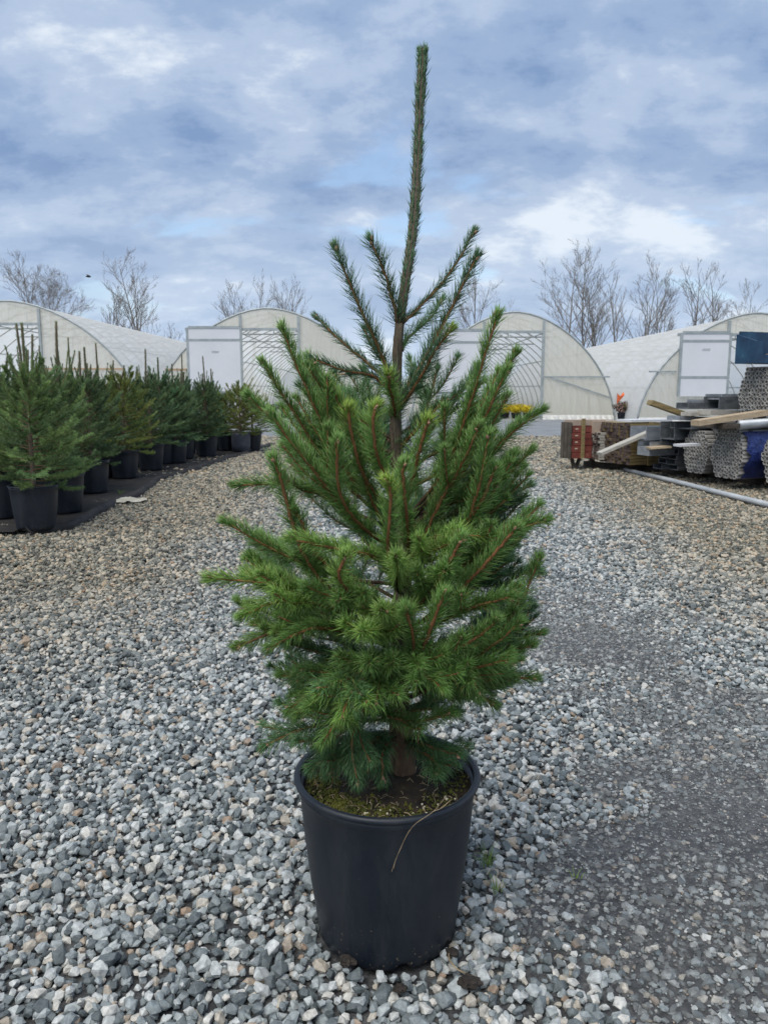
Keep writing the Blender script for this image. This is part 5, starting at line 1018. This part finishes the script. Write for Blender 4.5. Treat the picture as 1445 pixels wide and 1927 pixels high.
# boards lying between bundle tops and the high stack
def board(u0, v0, Y0, u1, v1, Y1, wd, th_, mt, name, label, cat, group=None):
    a, b = at(u0, v0, Y0), at(u1, v1, Y1); m = MB(); m.beam(a, b, wd, th_); return tag(m.build(name, M[mt]), label, cat, group)
def channel(u0, v0, Y0, length, wd, hgt, mt, name, label, cat, rot=0.0):
    a = at(u0, v0, Y0); t = 0.012; m = MB(); Mt = Mx(a)
    if rot: Mt = Mt @ Matrix.Rotation(rot, 4, 'Z')
    m.box((0, 0, 0), (length, wd, t), Mt); m.box((0, 0, t), (length, t, hgt), Mt); m.box((0, wd - t, t), (length, wd, hgt), Mt); return tag(m.build(name, M[mt]), label, cat, 'metal profiles in the stack')
YB = Bo[1]
board(1307, 796, YB - 0.05, 1440, 776, YB + 0.20, 0.13, 0.055, 'pine', 'wooden_beam', 'reddish tan beam sloping across the tops of the tube bundles', 'beam')
m = MB(); a = at(1388, 800, YB + 0.02); e = a + ax * 1.3 + np.array([0, 0, 0.06]); th = np.linspace(0, 2 * math.pi, 17)[:-1]
m.tube([a + ax * 0.25 + np.array([0, 0, 0.0]), a + ax * 0.001, a, e], [0.042, 0.042, 0.05, 0.05], 16, False); tag(m.build('steel_pipe', M['alu'], smooth=True), 'single thick grey pipe lying under the tan beam', 'pipe')
m = MB(); m.box((-0.25, 0.0, 0), (1.4, 0.45, 0.05), Mx(Bo + np.array([0.0, 0.02, 0.535]))); tag(m.build('bearer_plank', M['timber_dark']), 'dark plank between the lower tube bundles and the stock above', 'plank')
YS = Bo[1] + 0.62
channel(1300, 808, YS + 0.1, 1.6, 0.34, 0.05, 'darksteel', 'steel_channel', 'dark channel under the boards behind the tan beam', 'steel profile')
board(1324, 776, YS, 1420, 777, YS + 0.25, 0.20, 0.055, 'greywood', 'grey_board', 'pale grey board above the tan beam', 'board')
board(1290, 779, YS + 0.1, 1325, 778, YS + 0.2, 0.16, 0.04, 'greywood', 'grey_board', 'short grey board left of the pale grey board', 'board')
board(1266, 786, YS + 0.2, 1340, 789, YS + 0.4, 0.20, 0.05, 'alu', 'steel_strip', 'flat grey metal strip sticking out left below the short board', 'metal strip')
channel(1352, 771, YS + 0.05, 1.3, 0.24, 0.14, 'darksteel', 'steel_channel', 'deep grey channel on the pale grey board', 'steel profile')
channel(1357, 752, YS + 0.08, 1.3, 0.25, 0.06, 'alu', 'steel_channel', 'topmost light channel with a rusty end', 'steel profile')
channel(1295, 770, YS + 0.15, 0.9, 0.18, 0.07, 'darksteel', 'steel_channel', 'crumpled dark profile left of the deep channel', 'steel profile', 0.12)
channel(1303, 762, YS + 0.3, 0.7, 0.12, 0.06, 'alu', 'steel_channel', 'light scrap profile lying on the crumpled dark one', 'steel profile', -0.15)
board(1222, 757, YS + 0.5, 1300, 785, YS + 0.55, 0.14, 0.055, 'ochre', 'wooden_beam', 'brown beam jutting up and left in front of the right greenhouse', 'beam')
# stacked grey profiles, left of tube bundle A
Go = corner(1300, 886, 0.13); Go = Go + np.array([0, 0.15, 0])
t = tag(empty('profile_stack', at(1264, 886, Go[1]), AX), 'stack of dull grey steel profiles left of the narrow tube bundle', 'metal stack')
r = np.random.default_rng(9)
for j in range(7):
    for i in range(2):
        m = MB(); x0 = r.uniform(-0.05, 0.10) + 0; y = i * 0.17; z = j * 0.062; m.box((x0, y, z), (1.9, y + 0.16, z + 0.012)); m.box((x0, y, z + 0.012), (1.9, y + 0.012, z + 0.056)); m.box((x0, y + 0.148, z + 0.012), (1.9, y + 0.16, z + 0.056)); m.build('profile', M['darksteel'], t)
channel(1215, 829, YS + 0.7, 1.1, 0.30, 0.16, 'alu', 'steel_channel', 'pale blue-grey channel on the left end of the metal stack', 'steel profile')
channel(1268, 828, YS + 0.3, 0.9, 0.25, 0.20, 'darksteel', 'steel_channel', 'dark slate channel right of the pale blue-grey one', 'steel profile')
board(1272, 838, YS - 0.1, 1312, 836, YS - 0.05, 0.12, 0.025, 'panel', 'white_strip', 'bright white strip lying on the grey profile stack', 'strip')
channel(1222, 846, YS + 0.55, 0.5, 0.22, 0.09, 'alu', 'steel_channel', 'short light profile under the white strip', 'steel profile')
m = MB(); m.box((0, 0, 0), (0.36, 0.22, 0.10), Mx(at(1221, 858, YS + 0.5))); tag(m.build('metal_block', M['alu']), 'light square-ended metal block at the left of the profile stack', 'metal block')
board(1218, 843, YS + 0.5, 1258, 840, YS + 0.5, 0.18, 0.022, 'pine', 'thin_board', 'thin tan board on the light metal block', 'board')
# timber slat bundles
def slat_bundle(o, w_, h_, length, nrow, ncol, sl, label, seed, strap=None):
    t = tag(empty('slat_bundle', o, AX), label, 'wood bundle', 'bundles of wooden slats on the right'); r = np.random.default_rng(seed); dz = h_ / nrow; dy = w_ / ncol
    for j in range(nrow):
        for i in range(ncol):
            e = r.uniform(-0.02, 0.02); m = MB(); m.box((e, i * dy + 0.003, j * dz + 0.002), (length, (i + 1) * dy - 0.003, (j + 1) * dz - 0.003)); b = m.build('slat', [M[sl], M['enddark']], t)
            b.data.polygons[5].material_index = 1
    if strap: m = MB(); m.box((strap, -0.015, -0.01), (strap + 0.06, -0.003, h_ + 0.01)); m.build('strap', M[sl], t)
Yt = 9.55
so = at(1184, 876, Yt); slat_bundle(so, 0.62, 0.52, 0.62, 13, 8, 'ochre', 'tall bundle of ochre treated slats with dark ends', 1, 0.26)
so2 = at(1126, 866, Yt + 0.45); slat_bundle(so2, 0.55, 0.36, 0.50, 10, 8, 'greywood', 'low bundle of pale slats between the red crate and the ochre bundle', 2)
m = MB(); m.box((0, 0, 0), (0.62, 0.30, 0.028), Mx(so + np.array([0, 0.02, 0.535]))); tag(m.build('white_board', M['panel']), 'white board lying on the ochre slat bundle', 'board')
board(1127, 854, Yt - 0.45, 1232, 808, Yt - 0.25, 0.11, 0.035, 'greywood', 'leaning_board', 'pale board leaning in front of the slat bundles', 'board')
# cardboard box with a red print behind the pale slats
cb = at(1117, 816, Yt + 0.55); t = tag(empty('cardboard_box', cb, AX), 'cardboard box with a red arrow-like print on top of the pale slat bundle', 'box')
MB().box((0, 0, 0), (0.42, 0.35, 0.16)).build('carton', M['cardboard'], t)
m = MB(); m.add([(0.10, -0.004, 0.12), (0.20, -0.004, 0.10), (0.42, -0.004, 0.10), (0.42, -0.004, 0.045), (0.28, -0.004, 0.045), (0.20, -0.004, 0.015), (0.14, -0.004, 0.05)], [(0, 6, 5, 4, 3, 2, 1)]); m.build('print', M['red'], t)
# red crate on its trestle
rc = at(1076, 863, 10.05); t = tag(empty('red_crate', rc, AX), 'red painted wooden crate stack with a tan upright at the left end of the stock', 'crate')
for j in range(5):
    MB().box((-0.012 * (j % 2), 0, 0.085 * j), (0.50, 0.22, 0.085 * j + 0.078)).build('crate_board', M['red'], t)
for i in range(3):
    MB().box((-0.032 - 0.006 * i, 0.005 + 0.072 * i, -0.005), (-0.014, 0.07 + 0.072 * i, 0.47)).build('end_board', M['timber_dark'], t)
MB().box((0.0, 0.01, 0.427), (0.5, 0.21, 0.50)).build('crate_lid', M['cardboard'], t)
MB().box((0.12, -0.028, 0.0), (0.165, -0.006, 0.52)).build('upright', M['ochre'], t)
m = MB()
for j in range(4): m.box((0.035, -0.004, 0.13 + 0.085 * j - 0.008), (0.075, -0.001, 0.13 + 0.085 * j + 0.006))
m.build('print', M['perlite'], t)
m = MB(); m.beam((0.06, 0.10, -0.005), (0.11, 0.10, -rc[2]), 0.05, 0.03, up=(1, 0, 0)); m.beam((0.18, 0.10, -0.005), (0.125, 0.10, -rc[2]), 0.05, 0.03, up=(1, 0, 0)); m.build('leg', M['timber_dark'], t)
m = MB(); m.beam((0.42, 0.16, -0.005), (0.42, 0.16, -rc[2]), 0.06, 0.05, up=(1, 0, 0)); m.build('leg', M['timber_dark'], t)
# bearer rail carrying slats and crate
m = MB(); a = at(1100, 866, Yt + 0.9); b = at(1240, 878, Yt + 0.3); m.beam(a + np.array([0, 0, -0.05]), b + np.array([0, 0, -0.05]), 0.10, 0.08); m.beam(a + np.array([.1, 0, -0.09]), np.array([a[0] + .1, a[1], 0]), 0.08, 0.08, up=(1, 0, 0)); m.beam(b + np.array([-.1, 0, -0.09]), np.array([b[0] - .1, b[1], 0]), 0.08, 0.08, up=(1, 0, 0))
tag(m.build('trestle', M['timber_dark']), 'low dark trestle under the slat bundles', 'trestle')
# blue painted steel trough on top
bo = at(1418, 689, Do[1] + 0.02); bo[2] = DT + 0.012; t = tag(empty('blue_trough', bo, AX), 'blue painted open steel trough on top of the highest tube bundle', 'trough')
m = MB(); m.box((0.0, 0.0, 0.0), (1.2, 0.26, 0.02)); m.add([(0, 0, 0.02), (0, 0.26, 0.02), (0, 0.26, 0.30), (0, 0.0, 0.22), (0.03, 0, 0.02), (0.03, 0.26, 0.02), (0.03, 0.26, 0.30), (0.03, 0.0, 0.22)], [(0, 1, 2, 3), (7, 6, 5, 4), (3, 2, 6, 7), (0, 3, 7, 4), (1, 5, 6, 2)]); m.box((0.03, 0.235, 0.02), (1.2, 0.26, 0.33)); m.box((0.03, 0.0, 0.02), (0.10, 0.025, 0.22)); m.box((0.10, 0.0, 0.02), (1.2, 0.025, 0.09)); m.build('trough_body', M['blue'], t)
m = MB(); m.beam((0.12, 0.06, 0.06), (0.5, 0.12, 0.12), 0.12, 0.02); m.build('inner_plate', M['pine'], t)
# white pipe on the ground
m = MB(); a, b = gnd(1175, 884, 0.042), gnd(1475, 957, 0.042); m.tube([a, (a * .6 + b * .4) + np.array([0.01, 0, 0.004]), (a * .3 + b * .7) + np.array([-0.01, 0, 0.003]), b], 0.027, 12, True); tag(m.build('plastic_pipe', M['pvc'], smooth=True), 'long pale plastic pipe lying on the gravel before the stock', 'pipe')
# dark litter under the stock
# ------------------------------------------------------------------ bird
bp_ = at(166, 521, 30); m = MB(); m.tube([(-0.09, 0, 0), (-0.03, 0, 0.012), (0.05, 0, 0.01), (0.10, 0, 0.012), (0.125, 0, 0.008)], [0.006, 0.03, 0.034, 0.02, 0.004], 8)
m.add([(0.05, 0.0, 0.02), (-0.02, 0, 0.02), (-0.03, 0.14, 0.07), (0.05, 0.12, 0.075), (0.01, 0.22, 0.05)], [(0, 1, 2, 3), (3, 2, 4)]); m.add([(0.05, 0.0, 0.02), (-0.02, 0, 0.02), (-0.03, -0.14, 0.07), (0.05, -0.12, 0.075), (0.01, -0.22, 0.05)], [(3, 2, 1, 0), (4, 2, 3)])
o = m.build('bird', M['bird']); o.location = bp_; o.rotation_euler = (0.2, 0, 0.6); tag(o, 'small dark bird in flight in the sky left of the largest bare tree', 'bird')
